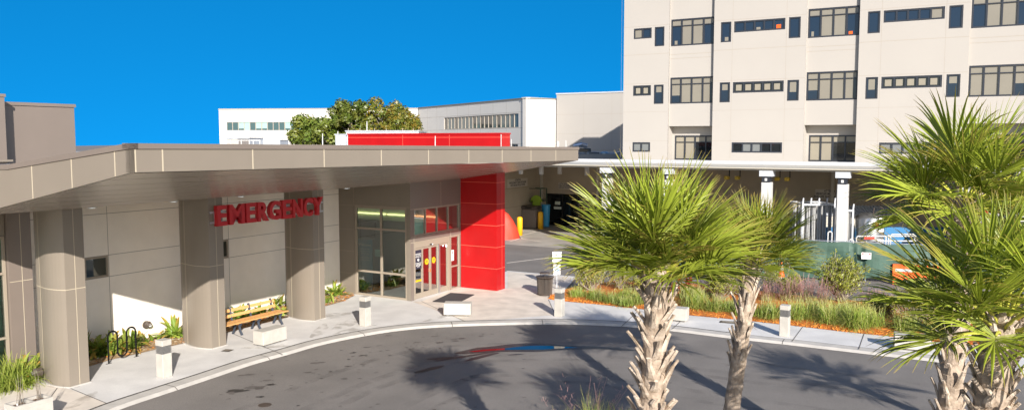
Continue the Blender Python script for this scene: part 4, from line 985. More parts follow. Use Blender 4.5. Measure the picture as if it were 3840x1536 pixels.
# manholes and drains
for x,y,rr,lb,mt in ((993,1516,.165,'round rusty manhole cover in the asphalt, bottom left','brown_metal'),(888,1463,.0,'','')):
    if rr: p=G(x,y,ZA); m=MB(); m.lathe(p.x,p.y,[(rr,ZA-.002),(rr,ZA+.004),(rr-.03,ZA+.006),(.02,ZA+.006)],24); tag(m.build('manhole_cover',mt,at=p),lb,'manhole cover')
m=MB(); m.sheet([Vector((p.x,p.y,0)) for p in gp([(2697,1210),(2765,1215),(2770,1207),(2702,1203)])],.026); m.sheet([Vector((p.x,p.y,0)) for p in gp([(2705,1209),(2758,1213),(2762,1208),(2709,1205)])],.031,mi=1); tag(m.build('pavement_drain',['brown_metal','stain'],at=G(2730,1208)),'narrow brown drain slot in the pavement left of the slimmer palm','drain')
m=MB(); m.sheet([Vector((p.x,p.y,0)) for p in gp([(828,1318),(858,1320),(878,1312),(846,1310)])],.026); m.sheet([Vector((p.x,p.y,0)) for p in gp([(834,1317),(856,1318),(870,1313),(848,1311.5)])],.030,mi=1); tag(m.build('utility_cover',['brown_metal','stain'],at=G(850,1315)),'small bronze utility cover in the pavement by the middle column','cover')
# spotlights low on wall and column
def spot(P,dirv,label):
    m=MB(); d=Vector(dirv).normalized(); P=Vector(P); s_=d.cross(Vector((0,0,1))).normalized()
    m.tube([P,P+d*.05],[.13,.13],16); m.tube([P+d*.04,P+d*.14+Vector((0,0,.03)),P+d*.22-Vector((0,0,.02))],[.11,.105,.07],14); m.tube([P+d*.20+Vector((0,0,.01)),P+d*.235],.055,12,mi=1)
    tag(m.build('wall_spotlight',['brown_metal','lens'],at=P),label,'wall light')
spot(W(-9.59,*Fa(547,1216,-9.59)),AX,'bronze round spotlight low on the sunlit cream wall')
spot(W(-7.75,2.50,.30),(AX*-.15-BX*.9),'spotlight low on the nearest tan column')
# planter with dead sprigs
P=G(115,1545); ang=math.atan2(BX.y,BX.x)
pl=root('planter_box',(P.x,P.y,.012),'long white concrete planter with two pockets of dead twigs, bottom left','planter')
tr=lambda q:Vector((P.x,P.y,0))+BX*q.x-AX*q.y*-1+Vector((0,0,q.z))
q0=(-4.68,.46); pl.location=W(*q0,.012); LOC[pl.name]=tuple(pl.location); tr=lambda q:W(q0[0]+q.y*.74,q0[1]+(q.x+.1)*.5,q.z)
m=MB(tr); m.bbox(-.95,.75,-.32,.32,.03,.50,.012)
for x0,x1 in ((-.95,-.87),(-.13,-.02),(.67,.75)): m.box(x0+.001,x1-.001,-.319,.319,.5,.60)
for x0,x1 in ((-.87,-.13),(-.02,.67)):
    for y0,y1 in ((-.319,-.24),(.24,.319)): m.box(x0-.002,x1+.002,y0,y1,.5,.5995)
m.build('box','precast',pl)
m=MB(tr); r=random.Random(5)
for cx in (-.5,.33):
    m.box(cx-.33,cx+.33,-.23,.23,.5,.53,mi=0)
    for _ in range(60): x,y=cx+r.uniform(-.2,.2),r.uniform(-.15,.15); s_=.03; m.add([(x,y,.53),(x+s_,y+.01,.56),(x,y+s_,.57)],[(0,1,2)],mi=1)
m.build('wood_chips',['soil','mulch_chip'],pl)
for cx in (-.5,.33):
    m=MB(tr)
    for _ in range(8):
        x=cx+r.uniform(-.1,.1);y=r.uniform(-.08,.08);dx=r.uniform(-.18,.18);dy=r.uniform(-.15,.15); h_=r.uniform(.2,.75)
        m.tube([(x,y,.53),(x+dx*.4,y+dy*.4,.53+h_*.5),(x+dx,y+dy,.53+h_)],[.012,.009,.005],5)
    m.build('twigs','bark',pl)
m=MB(tr); m.cyl(-.62,0,.53,.6,.035,n=10); m.build('irrigation_head','white_paint',pl)
# ================================================================ far side of the yard
FP=[Vector((5.5,41.5,0)),Vector((9.4,40.2,0)),Vector((12.75,39.04,0)),Vector((15.9,37.85,0)),Vector((16.6,37.6,0)),Vector((20.4,36.2,0)),Vector((24.4,34.6,0)),Vector((29,32.8,0))]
fe=root('screened_fence',(12.7,39,ZA),'green windscreen cloth stretched on a chain fence, sagging at its right half','fence')
m=MB(); r=random.Random(11); nn=[]
seg=[]
for i in range(len(FP)-1):
    for k in range(14): seg.append(FP[i].lerp(FP[i+1],k/14))
seg.append(FP[-1]); nrm=Vector((.34,.94,0))
cols=[]
for i,p in enumerate(seg):
    c=[]
    for j in range(9):
        t=j/8; w_=.05*math.sin(i*.9+t*2)+.04*math.sin(i*.37+t*5+1)
        sag=0
        if p.x>16: sag=.25*math.exp(-((p.x-17.8)/1.2)**2)*(1-t)*1.0
        z=ZA+.04+t*1.80-(.05*math.sin(i*.45)**2 if j==8 else 0)
        if j==0: z+=sag*1.4
        c.append(p-nrm*(w_*math.sin(t*math.pi)+sag)+Vector((0,0,z)))
    cols.append(c)
for i in range(len(cols)-1):
    for j in range(8): m.add([cols[i][j],cols[i+1][j],cols[i+1][j+1],cols[i][j+1]],[(0,1,2,3)])
m.build('windscreen','screen_green',fe,smooth=True)
for p in FP:
    m=MB(); q=p+nrm*.06; m.tube([(q.x,q.y,ZA),(q.x,q.y,1.86)],.035,8); m.build('post','galv',fe)
m=MB(); m.tube([p+nrm*.05+Vector((0,0,1.77)) for p in FP],.022,6); m.build('rail','galv',fe)
P=D(3248,957,37.45)-nrm*.12; U=Vector((.94,-.34,0)).normalized()
m=MB(); 
def pl4(m,P,U,w_,h,d,mi): V=Vector((0,0,1)); n=U.cross(V).normalized(); m.add([P+U*a*w_/2+V*b*h/2+n*d for a,b in ((-1,-1),(1,-1),(1,1),(-1,1))],[(0,1,2,3)],mi=mi)
pl4(m,P,U,.42,.31,.0,0);pl4(m,P+Vector((0,0,.095)),U,.36,.075,.004,1)
text_into(m,"DANGER",.075,P+Vector((0,0,.07))+U.cross(Vector((0,0,1)))*.008,U,mi=0,sx=.85,bold=.002)
for k,s in enumerate(("CONSTRUCTION AREA","KEEP OUT","AUTHORIZED ONLY")): text_into(m,s,.05,P+Vector((0,0,.0-.055*k))+U.cross(Vector((0,0,1)))*.008,U,mi=2,sx=.75)
tag(m.build('danger_sign',['white_sign','sign_red','sign_text'],at=P),'small white and red DANGER sign tied to the green fence cloth','sign')
m=MB(); r=random.Random(7); P=Vector((18.9,36.3,ZA))
pr=[(0,.02),(.0,.18),(.1,.30),(.25,.28),(.4,.16),(.5,.02)]
vs=[];n=16
for k in range(n+1):
    t=k/n; c=P+U*(t*2.7-1.2); s_=.5+.6*math.sin(t*math.pi)**.5
    for j in range(9): a=math.pi*j/8; vs.append((c.x+.34*math.cos(a)*s_*(1+.1*math.sin(k)),c.y-.1+.30*math.cos(a)*s_,ZA+.36*math.sin(a)*s_*(1+.12*math.sin(k*1.7))))
m.add(vs,[(k*9+j,(k+1)*9+j,(k+1)*9+j+1,k*9+j+1) for k in range(n) for j in range(8)]); tag(m.build('black_bundle','black',smooth=True,at=P),'rolled black sheeting lying at the foot of the green fence','bundle')
# orange barricade
P=G(3345,1062,ZA); o=root('barricade',(P.x+.6,P.y,ZA),'orange water filled plastic barricade beside the black sheeting','barricade')
m=MB(lambda q:P+U*q.x-U.cross(Vector((0,0,1)))*-q.y+Vector((0,0,q.z)))
prof=[(-.26,0),(.26,0),(.26,.18),(.13,.42),(.11,.92),(-.11,.92),(-.13,.42),(-.26,.18)]
for x0,x1 in ((0,.45),(.47,1.0),(1.02,1.5),(1.52,2.1)):
    m.add([(x0,y,z) for y,z in prof]+[(x1,y,z) for y,z in prof],[list(range(8)),list(range(15,7,-1))]+[(i,i+8,(i+1)%8+8,(i+1)%8) for i in range(8)])
m.box(.43,1.6,-.09,.09,.1,.85); m.build('body','orange',o)
m=MB(lambda q:P+U*q.x+Vector((0,0,q.z))+U.cross(Vector((0,0,1)))*q.y); m.box(.1,1.9,.13,.14,.60,.72); m.build('reflective_band','white_paint',o)
# traffic cone
P=G(2930,1040,ZA); o=root('traffic_cone',P,'orange traffic cone with two white collars before the green fence','cone')
m=MB(); m.bbox(P.x-.2,P.x+.2,P.y-.2,P.y+.2,ZA,ZA+.04,.01); m.build('base','white_paint',o)
rr=lambda z:.155-.125*z/.72
m=MB(); m.lathe(P.x,P.y,[(rr(z),ZA+.04+z) for z in (0,.35)],20);m.lathe(P.x,P.y,[(rr(z),ZA+.04+z) for z in (.47,.53)],20);m.lathe(P.x,P.y,[(rr(z),ZA+.04+z) for z in (.61,.72)],20); m.build('body','orange',o)
m=MB(); m.lathe(P.x,P.y,[(rr(z)+.003,ZA+.04+z) for z in (.35,.47)],20);m.lathe(P.x,P.y,[(rr(z)+.003,ZA+.04+z) for z in (.53,.61)],20); m.build('collar','white_paint',o)
# ambient vaporizers and tank behind the fence
def vapor(px0,px1,yt,Y,nf,label,yb=895):
    p=D(px0,yt,Y);q=D(px1,yt,Y); x0,x1,zt_=p.x,q.x,p.z; o=root('vaporizer',((x0+x1)/2,Y,ZA),label,'gas vaporizer'); dy=.5 if nf<6 else .9
    m=MB(); 
    for k in range(nf):
        x=x0+.12+(x1-x0-.24)*k/(nf-1)
        for y in (Y-dy*.7,Y+dy*.7):
            for a in (0,math.pi/4,math.pi/2,3*math.pi/4): c,s_=math.cos(a)*.10,math.sin(a)*.10; m.bar((x,y,.8),(x,y,zt_-.15),.02,.02); m.add([(x-c,y-s_,.8),(x+c,y+s_,.8),(x+c,y+s_,zt_-.2),(x-c,y-s_,zt_-.2)],[(0,1,2,3)])
    m.build('fins','white_paint',o)
    m=MB()
    for z in (zt_-.2,.78):
        for y in (Y-dy,Y+dy): m.box(x0,x1,y-.04,y+.04,z-.05,z+.05)
        for x in (x0,x1): m.box(x-.04,x+.04,Y-dy,Y+dy,z-.04,z+.04)
    for x in (x0,x1):
        for y in (Y-dy,Y+dy): m.box(x-.045,x+.045,y-.045,y+.045,ZA,zt_-.15)
    m.build('frame','galv',o)
    m=MB()
    for k in range(max(2,nf-1)): x=x0+(x1-x0)*k/(max(2,nf-1)-1); m.bar((x,Y-dy,zt_-.15),(x+.03,Y-dy,zt_+.15),.07)
    m.build('lifting_lug','galv',o)
vapor(2988,3105,748,43.5,6,'wider white finned gas vaporizer behind the green fence')
vapor(3143,3184,772,42.5,3,'narrow tall white finned vaporizer right of the wider one')
P=D(3262,800,43); zt_=P.z; o=root('gas_tank',(P.x,P.y,ZA),'round stainless steel gas tank with gauges behind the green fence','tank')
m=MB(); m.lathe(P.x,P.y,[(.5,.3),(.72,.45),(.74,.6),(.74,zt_-.35),(.68,zt_-.15),(.45,zt_),(.1,zt_+.05)],28); m.build('vessel','steel',o,smooth=True)
for t in (3.7,5.7,1.2): m=MB(); m.box(P.x+.6*math.cos(t)-.05,P.x+.6*math.cos(t)+.05,P.y+.6*math.sin(t)-.05,P.y+.6*math.sin(t)+.05,ZA,.7); m.build('leg','galv',o)
m=MB(); m.box(P.x-.6,P.x-.05,P.y-.76,P.y-.72,1.35,1.5,mi=0);m.box(P.x+.08,P.x+.42,P.y-.79,P.y-.74,.75,1.35,mi=1);m.box(P.x+.15,P.x+.4,P.y-.79,P.y-.74,1.75,2.5,mi=1);m.tube([(P.x,P.y-.9,2.1),(P.x,P.y-.86,2.1)],.13,12,mi=0);m.tube([(P.x-.35,P.y-.9,2.2),(P.x-.35,P.y-.86,2.2)],.08,12,mi=1)
m.build('placard',['sign_red','white_sign'],o)
m=MB(); r=random.Random(2)
for k in range(7): x=P.x+r.uniform(-.6,.5); z=r.uniform(1.5,zt_+.2); m.tube([(x,P.y-.8,z),(x+r.uniform(-.2,.2),P.y-.85,z+.25),(x+r.uniform(-.4,.4),P.y-.85,z+.3)],.025,6)
m.build('pipework','brown_metal',o)
m=MB(); zz_=lambda x,y,Y: D(x,y,Y)
for (x0,x1,y) in ((3212,3440,885),(3300,3440,903),(3340,3430,878),(3105,3120,868),(3185,3200,897)):
    p=zz_(x0,y,41);q=zz_(x1,y,41); m.tube([(p.x,41,ZA),(p.x,41,p.z-.06),(p.x+.06,41,p.z),(q.x-.06,41,q.z),(q.x,41,q.z-.06),(q.x,41,ZA)],.035,8)
for x in (3322,3332): p=zz_(x,880,41); m.tube([(p.x,41,ZA),(p.x,41,p.z)],.04,8)
tag(m.build('guard_rail','white_paint',at=(17,41,ZA)),'white bent pipe guard rails around the gas tank','railing')
# siding shed and blue wall
o=root('siding_shed',(19,45.2,ZA),'low beige siding shed with a grey ribbed roof behind the gas tank','shed')
xL=D(3098,850,45).x;xR=D(3400,850,45).x; zt_=D(3200,800,45).z; ze=D(3200,808,45).z
m=MB(); m.box(xL,xR,45,46.5,ZA,ze)
for k in range(9): z=.9+k*.16; m.box(xL,xR,44.99,45,z,z+.012,mi=1)
m.build('wall',['canopy_beige','soft_joint'],o)
m=MB(); m.add([(xL-.1,44.9,ze),(xR+.1,44.9,ze),(xR+.1,46.3,ze+.45),(xL-.1,46.3,ze+.45)],[(0,1,2,3)])
for k in range(24): x=xL+(xR-xL)*k/23; m.bar((x,44.9,ze+.02),(x,46.3,ze+.47),.04,.03)
m.build('roof','roof_unit',o)
xL=D(3020,850,44.4).x;xR=D(3560,850,44.4).x;zt_=D(3200,851,44.4).z
m=MB(); m.box(xL,xR,44.35,44.45,ZA,zt_); tag(m.build('blue_wall','blue_tile',at=(xL,44.4,ZA)),'low bright blue screen wall behind the white gas equipment','wall')
# ambulance
P=D(3640,880,40.2); o=root('ambulance',(P.x+2.4,40.5,ZA),'white box bodied ambulance parked behind the right palms','ambulance')
x0=P.x; m=MB(); m.bbox(x0,x0+4.3,39.4,41.6,.45,2.95,.06,mi=0); m.box(x0,x0+4.3,39.385,39.4,1.25,1.4,mi=1); m.box(x0+.4,x0+1.2,39.385,39.4,2.0,2.6,mi=2); m.build('body',['white_paint','orange','pane_dark'],o)
m=MB(); m.prism([(x0+4.3,39.5),(x0+6.2,39.6),(x0+6.2,41.4),(x0+4.3,41.5)],.45,lambda p:2.2 if p[0]<x0+5 else 1.2); m.build('cab','white_paint',o)
for x in (x0+.9,x0+5.2):
    for y in (39.42,41.5): m=MB(); m.tube([(x,y-.1,.35),(x,y+.1,.35)],.42,20,mi=0); m.tube([(x,y-.11,.35),(x,y-.09,.35)],.2,12,mi=1); m.build('wheel',['black','steel'],o)
m=MB(); m.bbox(x0+.1,x0+.5,39.6,41.4,2.95,3.1,.03); m.build('light_bar','sign_red',o)
# ================================================================ planting
def ribbon(m,P,d,L_,w_,droop,n=5,fold=.25,mi=0,tip0=.75,wprof=None,side=None):
    """an arching leaf: spine from P along d, bending down"""
    P=Vector(P); d=Vector(d).normalized(); s=side or (d.cross(Vector((0,0,1))) if abs(d.z)<.98 else Vector((1,0,0))); s=Vector(s).normalized(); vs=[];ti=[]
    p=P.copy()
    for i in range(n+1):
        t=i/n; ww=w_*(wprof(t) if wprof else (math.sin(math.pi*(.12+.88*t))**.7 if t<1 else 0)); ww=max(ww,.0008)
        up=s.cross(d).normalized()
        vs+=[p-s*ww+up*ww*fold,p.copy(),p+s*ww+up*ww*fold]; ti+=[max(0,(t-tip0)/(1-tip0+1e-6))]*3
        d=(d+Vector((0,0,-1))*droop/n*(.4+1.4*t)).normalized(); p=p+d*L_/n
    m.add(vs,[(i*3+k,i*3+k+1,i*3+k+4,i*3+k+3) for i in range(n) for k in (0,1)],ti,mi)
def broad_clump(P,seed,label,n=16,L_=.75,w_=.06,group='broad leaved clumps along the entrance wall',mats=('leaf_broad','leaf_lime')):
    n=int(n*2.2); w_*=1.15; r=random.Random(seed); P=Vector(P); o=root('strappy_plant',P,label,'plant',group); m=MB()
    for k in range(n):
        a=r.random()*6.28; e=r.uniform(.45,1.35); q=P+Vector((r.gauss(0,.13),r.gauss(0,.13),0)); l=L_*r.uniform(.5,1.)
        ribbon(m,q,(math.cos(a)*math.cos(e),math.sin(a)*math.cos(e),math.sin(e)),l,w_*r.uniform(.7,1.2),r.uniform(.5,1.8),7,mi=int(r.random()<.3),tip0=r.choice((.45,.6,.8,.95)))
    m.build('foliage',list(mats),o); return o
pls=[(310,1330,'dark broad leaved clump hard against the nearest column',22,.8),(365,1330,'yellowing broad leaved clump behind the bicycle rack, left of its first loop',22,.85),(420,1325,'green clump between the two loops of the bicycle rack',22,.85),(478,1310,'yellow tipped clump at the right end of the bicycle rack',20,.8),(525,1290,'low clump reaching towards the wall spotlight',12,.55),(655,1262,'clump hidden behind the middle column, one side showing',20,.85),
(905,1195,'clump behind the left end of the wooden bench',16,.7),(970,1182,'clump behind the middle of the wooden bench',14,.6),(1030,1150,'tall clump against the wall behind the right end of the bench',20,.85),(1055,1180,'low clump between bench end and last column',12,.6),
(1218,1135,'small clump low beside the last column',14,.45),(1262,1108,'spiky clump with brown tips beside the lobby window',20,.8),(1232,1095,'arching clump against the wall corner by the lobby',16,.75),
(95,1420,'broad leaved clump left of the nearest column',20,.8),(130,1385,'upright broad leaf clump against the left wall',14,.8)]
for i,(x,y,lb,n,l) in enumerate(pls):
    broad_clump(G(x,y,.03),20+i,lb,n,l)
# round stones near lobby
m=MB(); P=G(1238,1090,.03); m.lathe(P.x,P.y,[(.16,.0),(.26,.12),(.27,.26),(.18,.4),(.04,.45)],14); tag(m.build('boulder','white_paint',smooth=True,at=P),'rounded white boulder between the last column and the lobby','stone')
def tuft(P,seed,label,n=150,L_=.7,w_=.008,group='green grass tufts in the orange mulch bed',mats=('grass_green','grass_dry'),name='grass_tuft',plume=0,droop=1.5,cat='ornamental grass',rad=.12):
    r=random.Random(seed); P=Vector(P); o=root(name,P,label,cat,group); m=MB()
    for k in range(n):
        a=r.random()*6.28; e=r.uniform(.25,1.5); q=P+Vector((r.gauss(0,rad),r.gauss(0,rad),0)); l=L_*r.uniform(.55,1.15)
        ribbon(m,q,(math.cos(a)*math.cos(e),math.sin(a)*math.cos(e),math.sin(e)),l,w_,r.uniform(.4,droop),5,fold=0,mi=int(r.random()<.25),tip0=.6,wprof=lambda t:1-t*.85)
    m.build('blades',list(mats),o)
    if plume:
        m=MB()
        for k in range(plume):
            a=r.random()*6.28; e=r.uniform(.8,1.5); c=r.gauss(0,rad*1.2),r.gauss(0,rad*1.2); l=L_*r.uniform(1.1,1.7); d=Vector((math.cos(a)*math.cos(e),math.sin(a)*math.cos(e),math.sin(e))); q=P+Vector((*c,0))
            ribbon(m,q,d,l,.004,.5,4,fold=0,wprof=lambda t:1)
            for j in range(16):
                t=r.uniform(.55,1.); p=q+d*l*t+Vector((0,0,-.1*t*t)); dd=Vector((r.gauss(0,1),r.gauss(0,1),r.gauss(.4,.7))).normalized(); ribbon(m,p,dd,r.uniform(.05,.13),.004,.4,1,fold=0,wprof=lambda t:1)
        m.build('plumes','plume',o)
    return o
gr=[(2480,1135,.6,'tuft glimpsed behind the thick palm trunk'),(2800,1178,.7,'tuft just behind the slimmer palm trunk'),(3050,1180,.8,'tuft in the second row between two front tufts'),(3160,1190,.85,'tuft in the second row below the twiggy shrub'),(3400,1235,.7,'tuft to the left of the open shrub'),(2165,1108,.5,'first low tuft at the left tip of the mulch bed'),(2235,1118,.55,'low tuft second from the left tip of the mulch bed'),(2290,1128,.5,'low tuft under the drooping left fronds'),(2350,1118,.6,'tuft behind the front row, left of the thick palm trunk'),(2400,1132,.65,'tuft touching the left side of the thick palm trunk'),(2350,1140,.45,'short front tuft beside the thick palm trunk'),
(2610,1150,.95,'largest tuft, right of the thick palm trunk'),(2680,1160,.7,'spreading tuft right of the largest one'),(2590,1120,.7,'tuft behind the largest one'),(2740,1160,.6,'small tuft in front of the leafy shrub'),
(2885,1185,.8,'tuft just left of the lone bollard light'),(2990,1190,.9,'tuft immediately right of the lone bollard light'),(3105,1205,.9,'second tuft right of the lone bollard light'),(3215,1222,1.05,'widest tuft at the front of the right bed'),(3270,1215,.8,'tuft at the right shoulder of the widest one'),(3520,1240,.8,'tuft hidden behind the grey palm trunk'),(3700,1265,.8,'tuft in the right corner of the bed'),(3800,1270,.8,'last tuft at the right edge of the bed')]
for i,(x,y,l,lb) in enumerate(gr): tuft(G(x,y,.1),50+i,lb,int(450+300*l),l*.9,.009*(.8+l*.5),rad=.17,droop=2.2)
mg=[(2660,1110,.8,'pink plumed grass behind the largest green tuft'),(2730,1105,.8,'pink plumed grass left of the slimmer palm'),(2880,1130,.8,'pink plumed grass below the traffic cone'),(2950,1130,.95,'second pink plumed grass below the traffic cone'),(3020,1135,1.,'pink plumed grass in the middle of the right bed'),(3085,1145,.95,'pink plumed grass left of the bare twigged shrub'),(3270,1165,.8,'pink plumed grass right of the bare twigged shrub'),(3330,1180,.75,'small pink plumed grass by the next shrub'),(3640,1210,.8,'pink plumed grass behind the right palms')]
for i,(x,y,l,lb) in enumerate(mg): tuft(G(x,y,.08),90+i,lb,170,l*.75,.006,'pink plumed grasses along the back of the bed',('grass_dry','grass_green'),'plumed_grass',55)
tuft(G(40,1452,.03),130,'light green arching grass clump at the left edge',420,.95,.02,'arching grasses by the left planter',('leaf_lime','grass_green'),droop=2.4)
tuft(G(95,1436,.03),131,'second arching grass clump behind the planter',240,.75,.018,'arching grasses by the left planter',('leaf_lime','grass_green'),droop=2.4)
for i,(px,Y,l,lb) in enumerate(((2230,17.4,.95,'tallest seedy grass clump on the near island'),(2140,17.6,.55,'short grass clump at the left of the near island'),(2310,17.5,.7,'grass clump beside the thick palm trunk on the near island'),(2400,16.8,.5,'low grass clump at the foot of the thick palm'))):
    k=(px-1920)/F*Y; tuft((k,Y,.05),140+i,lb,300,l,.006,'grass clumps on the near island',('grass_green','grass_dry'),plume=14 if i==0 else 0)
def shrub(P,seed,h,w_,label,nb=60,nl=1500,ls=.05,group='woody shrubs in the mulch bed',top_only=0.):
    r=random.Random(seed); P=Vector(P); o=root('shrub',P,label,'shrub',group); m=MB(); lf=MB()
    ends=[]
    for k in range(nb):
        a=r.random()*6.28; q=P+Vector((r.gauss(0,.06),r.gauss(0,.06),0)); rr=w_*.5*r.uniform(.3,1); e=P+Vector((math.cos(a)*rr,math.sin(a)*rr,h*(r.uniform(.5,1.)*(1-.3*(rr/(w_*.5))**2))))
        mid=q.lerp(e,.5)+Vector((r.gauss(0,.07),r.gauss(0,.07),-.05*h)); m.tube([q,mid,e],[.018,.010,.004],4,cap=False)
        for j in range(5):
            b=mid.lerp(e,r.uniform(0,.9)); c=b+Vector((r.gauss(0,.16),r.gauss(0,.16),r.gauss(.08,.12))); m.tube([b,c],[.006,.003],3,cap=False); ends.append((b,c))
        ends.append((mid,e))
    for k in range(nl):
        b,c=ends[r.randrange(len(ends))]; p=b.lerp(c,r.uniform(.3,1.1))+Vector((r.gauss(0,.05),r.gauss(0,.05),r.gauss(0,.05)))
        if top_only and (p.z-P.z)<h*top_only*r.random()*1.3: continue
        nrm=Vector((r.gauss(0,1),r.gauss(0,1),r.gauss(.6,1))).normalized(); u=nrm.orthogonal().normalized(); v=nrm.cross(u); l=ls*r.uniform(.6,1.3); lf.add([p-u*l,p+v*l*.5,p+u*l,p-v*l*.5],[(0,1,2,3)])
    m.build('stems','stem',o); lf.build('foliage','shrub_leaf',o); return o
shrub(G(2215,1092,.08),1,1.75,1.5,'yellow green leafy shrub under the left palm fronds',55,2600,.042)
shrub(G(2330,1085,.08),2,1.4,1.3,'sparse shrub with pale trunk behind the thick palm',40,1300,.04)
shrub(G(2700,1128,.08),3,1.6,1.5,'dense leafy shrub between the two central palms',60,3000,.045)
shrub(G(2780,1110,.08),9,1.7,1.0,'narrow shrub directly behind the slimmer palm',40,1500,.045)
shrub(G(2880,1090,.08),4,1.5,.8,'thin leafy shrub right of the slimmer palm crown',35,1100,.04)
shrub(G(2960,1108,.08),10,1.0,1.1,'low round green shrub behind the pink plumes, under the cone',60,2600,.045)
shrub(G(3300,1185,.08),11,.9,1.1,'low green shrub between the twiggy shrub and the open one',60,2400,.045)
shrub(G(2420,1100,.08),12,1.1,1.1,'low green shrub hidden behind the thick palm trunk',50,2000,.045)
shrub(G(3150,1130,.08),5,2.0,2.0,'rounded twiggy shrub with leaves mostly on top, before the green fence',140,9000,.05,top_only=.45)
shrub(G(3440,1225,.08),6,1.9,1.9,'open leafy shrub beside the lone block seat',70,2200,.042)
shrub(G(3680,1210,.08),7,1.6,1.6,'shrub behind the rightmost palm trunks',50,1500,.042)
P=G(2565,1110,.08)
o=root('red_cordyline',P,'plant with upright crimson leaves right of the thick palm trunk','plant'); m=MB(); r=random.Random(3)
for cx in (-.22,.12,.3):
    for k in range(14):
        a=r.random()*6.28;e=r.uniform(.5,1.4); ribbon(m,P+Vector((cx,0,.35+.3*r.random())),(math.cos(a)*math.cos(e),math.sin(a)*math.cos(e),math.sin(e)),.38,.035,.8,5)
    m.tube([P+Vector((cx,0,0)),P+Vector((cx,0,.5))],.012,5)
m.build('foliage','red_leaf',o)
# ================================================================ cabbage palms
def frond(m,hub,d,side,blade,r,nseg=34,spread=118,droop=.9,w0=1.,dead=False):
    """costapalmate fan: hub at the petiole end, d = direction of the midrib"""
    nrm=side.cross(d).normalized()
    t0=.86 if r.random()<.65 else r.uniform(.45,.75)
    for k in range(nseg):
        f=(k+.5)/nseg*2-1; ph=R(spread)*f; L_=blade*(1.0-.30*abs(f)**1.6)*r.uniform(.92,1.05)
        c,s_=math.cos(ph),math.sin(ph); dr=(d*c+side*s_).normalized(); 
        up=nrm*(.48*abs(s_)); dr=(dr+up*.9).normalized()
        tang=(side*c-d*s_).normalized(); dphi=R(spread)*2/nseg
        base=hub+d*(.16*blade*(1-abs(f))) # costa
        p=base.copy(); dd=(dr+Vector((r.gauss(0,.045),r.gauss(0,.045),r.gauss(0,.045)))).normalized(); n=6; vs=[];ti=[]; r0=.42; kd=droop*r.uniform(.6,1.5)*(.7+.6*abs(f))
        for i in range(n+1):
            t=i/n; rad=t*L_
            ww=dphi*.5*min(rad,r0*L_)*1.0 if t<=r0 else dphi*.5*r0*L_*max(.03,(1-(t-r0)/(1-r0))**.75)
            ww=max(ww*.92,.0015)*w0; u=tang.cross(dd).normalized()
            fo=.55*ww if t<r0 else .5*ww
            vs+=[p-tang*ww-u*fo,p+u*fo*.6,p+tang*ww-u*fo]; ti+=[max(0,(t-t0)/(1-t0))*.9]*3
            g=Vector((0,0,-1))*kd*max(0,t-.35)**1.3*.75
            dd=(dd+g/ n*3.2).normalized(); p=p+dd*L_/n
        m.add(vs,[(i*3+j,i*3+j+1,i*3+j+4,i*3+j+3) for i in range(n) for j in (0,1)],ti,1 if not dead else 2)
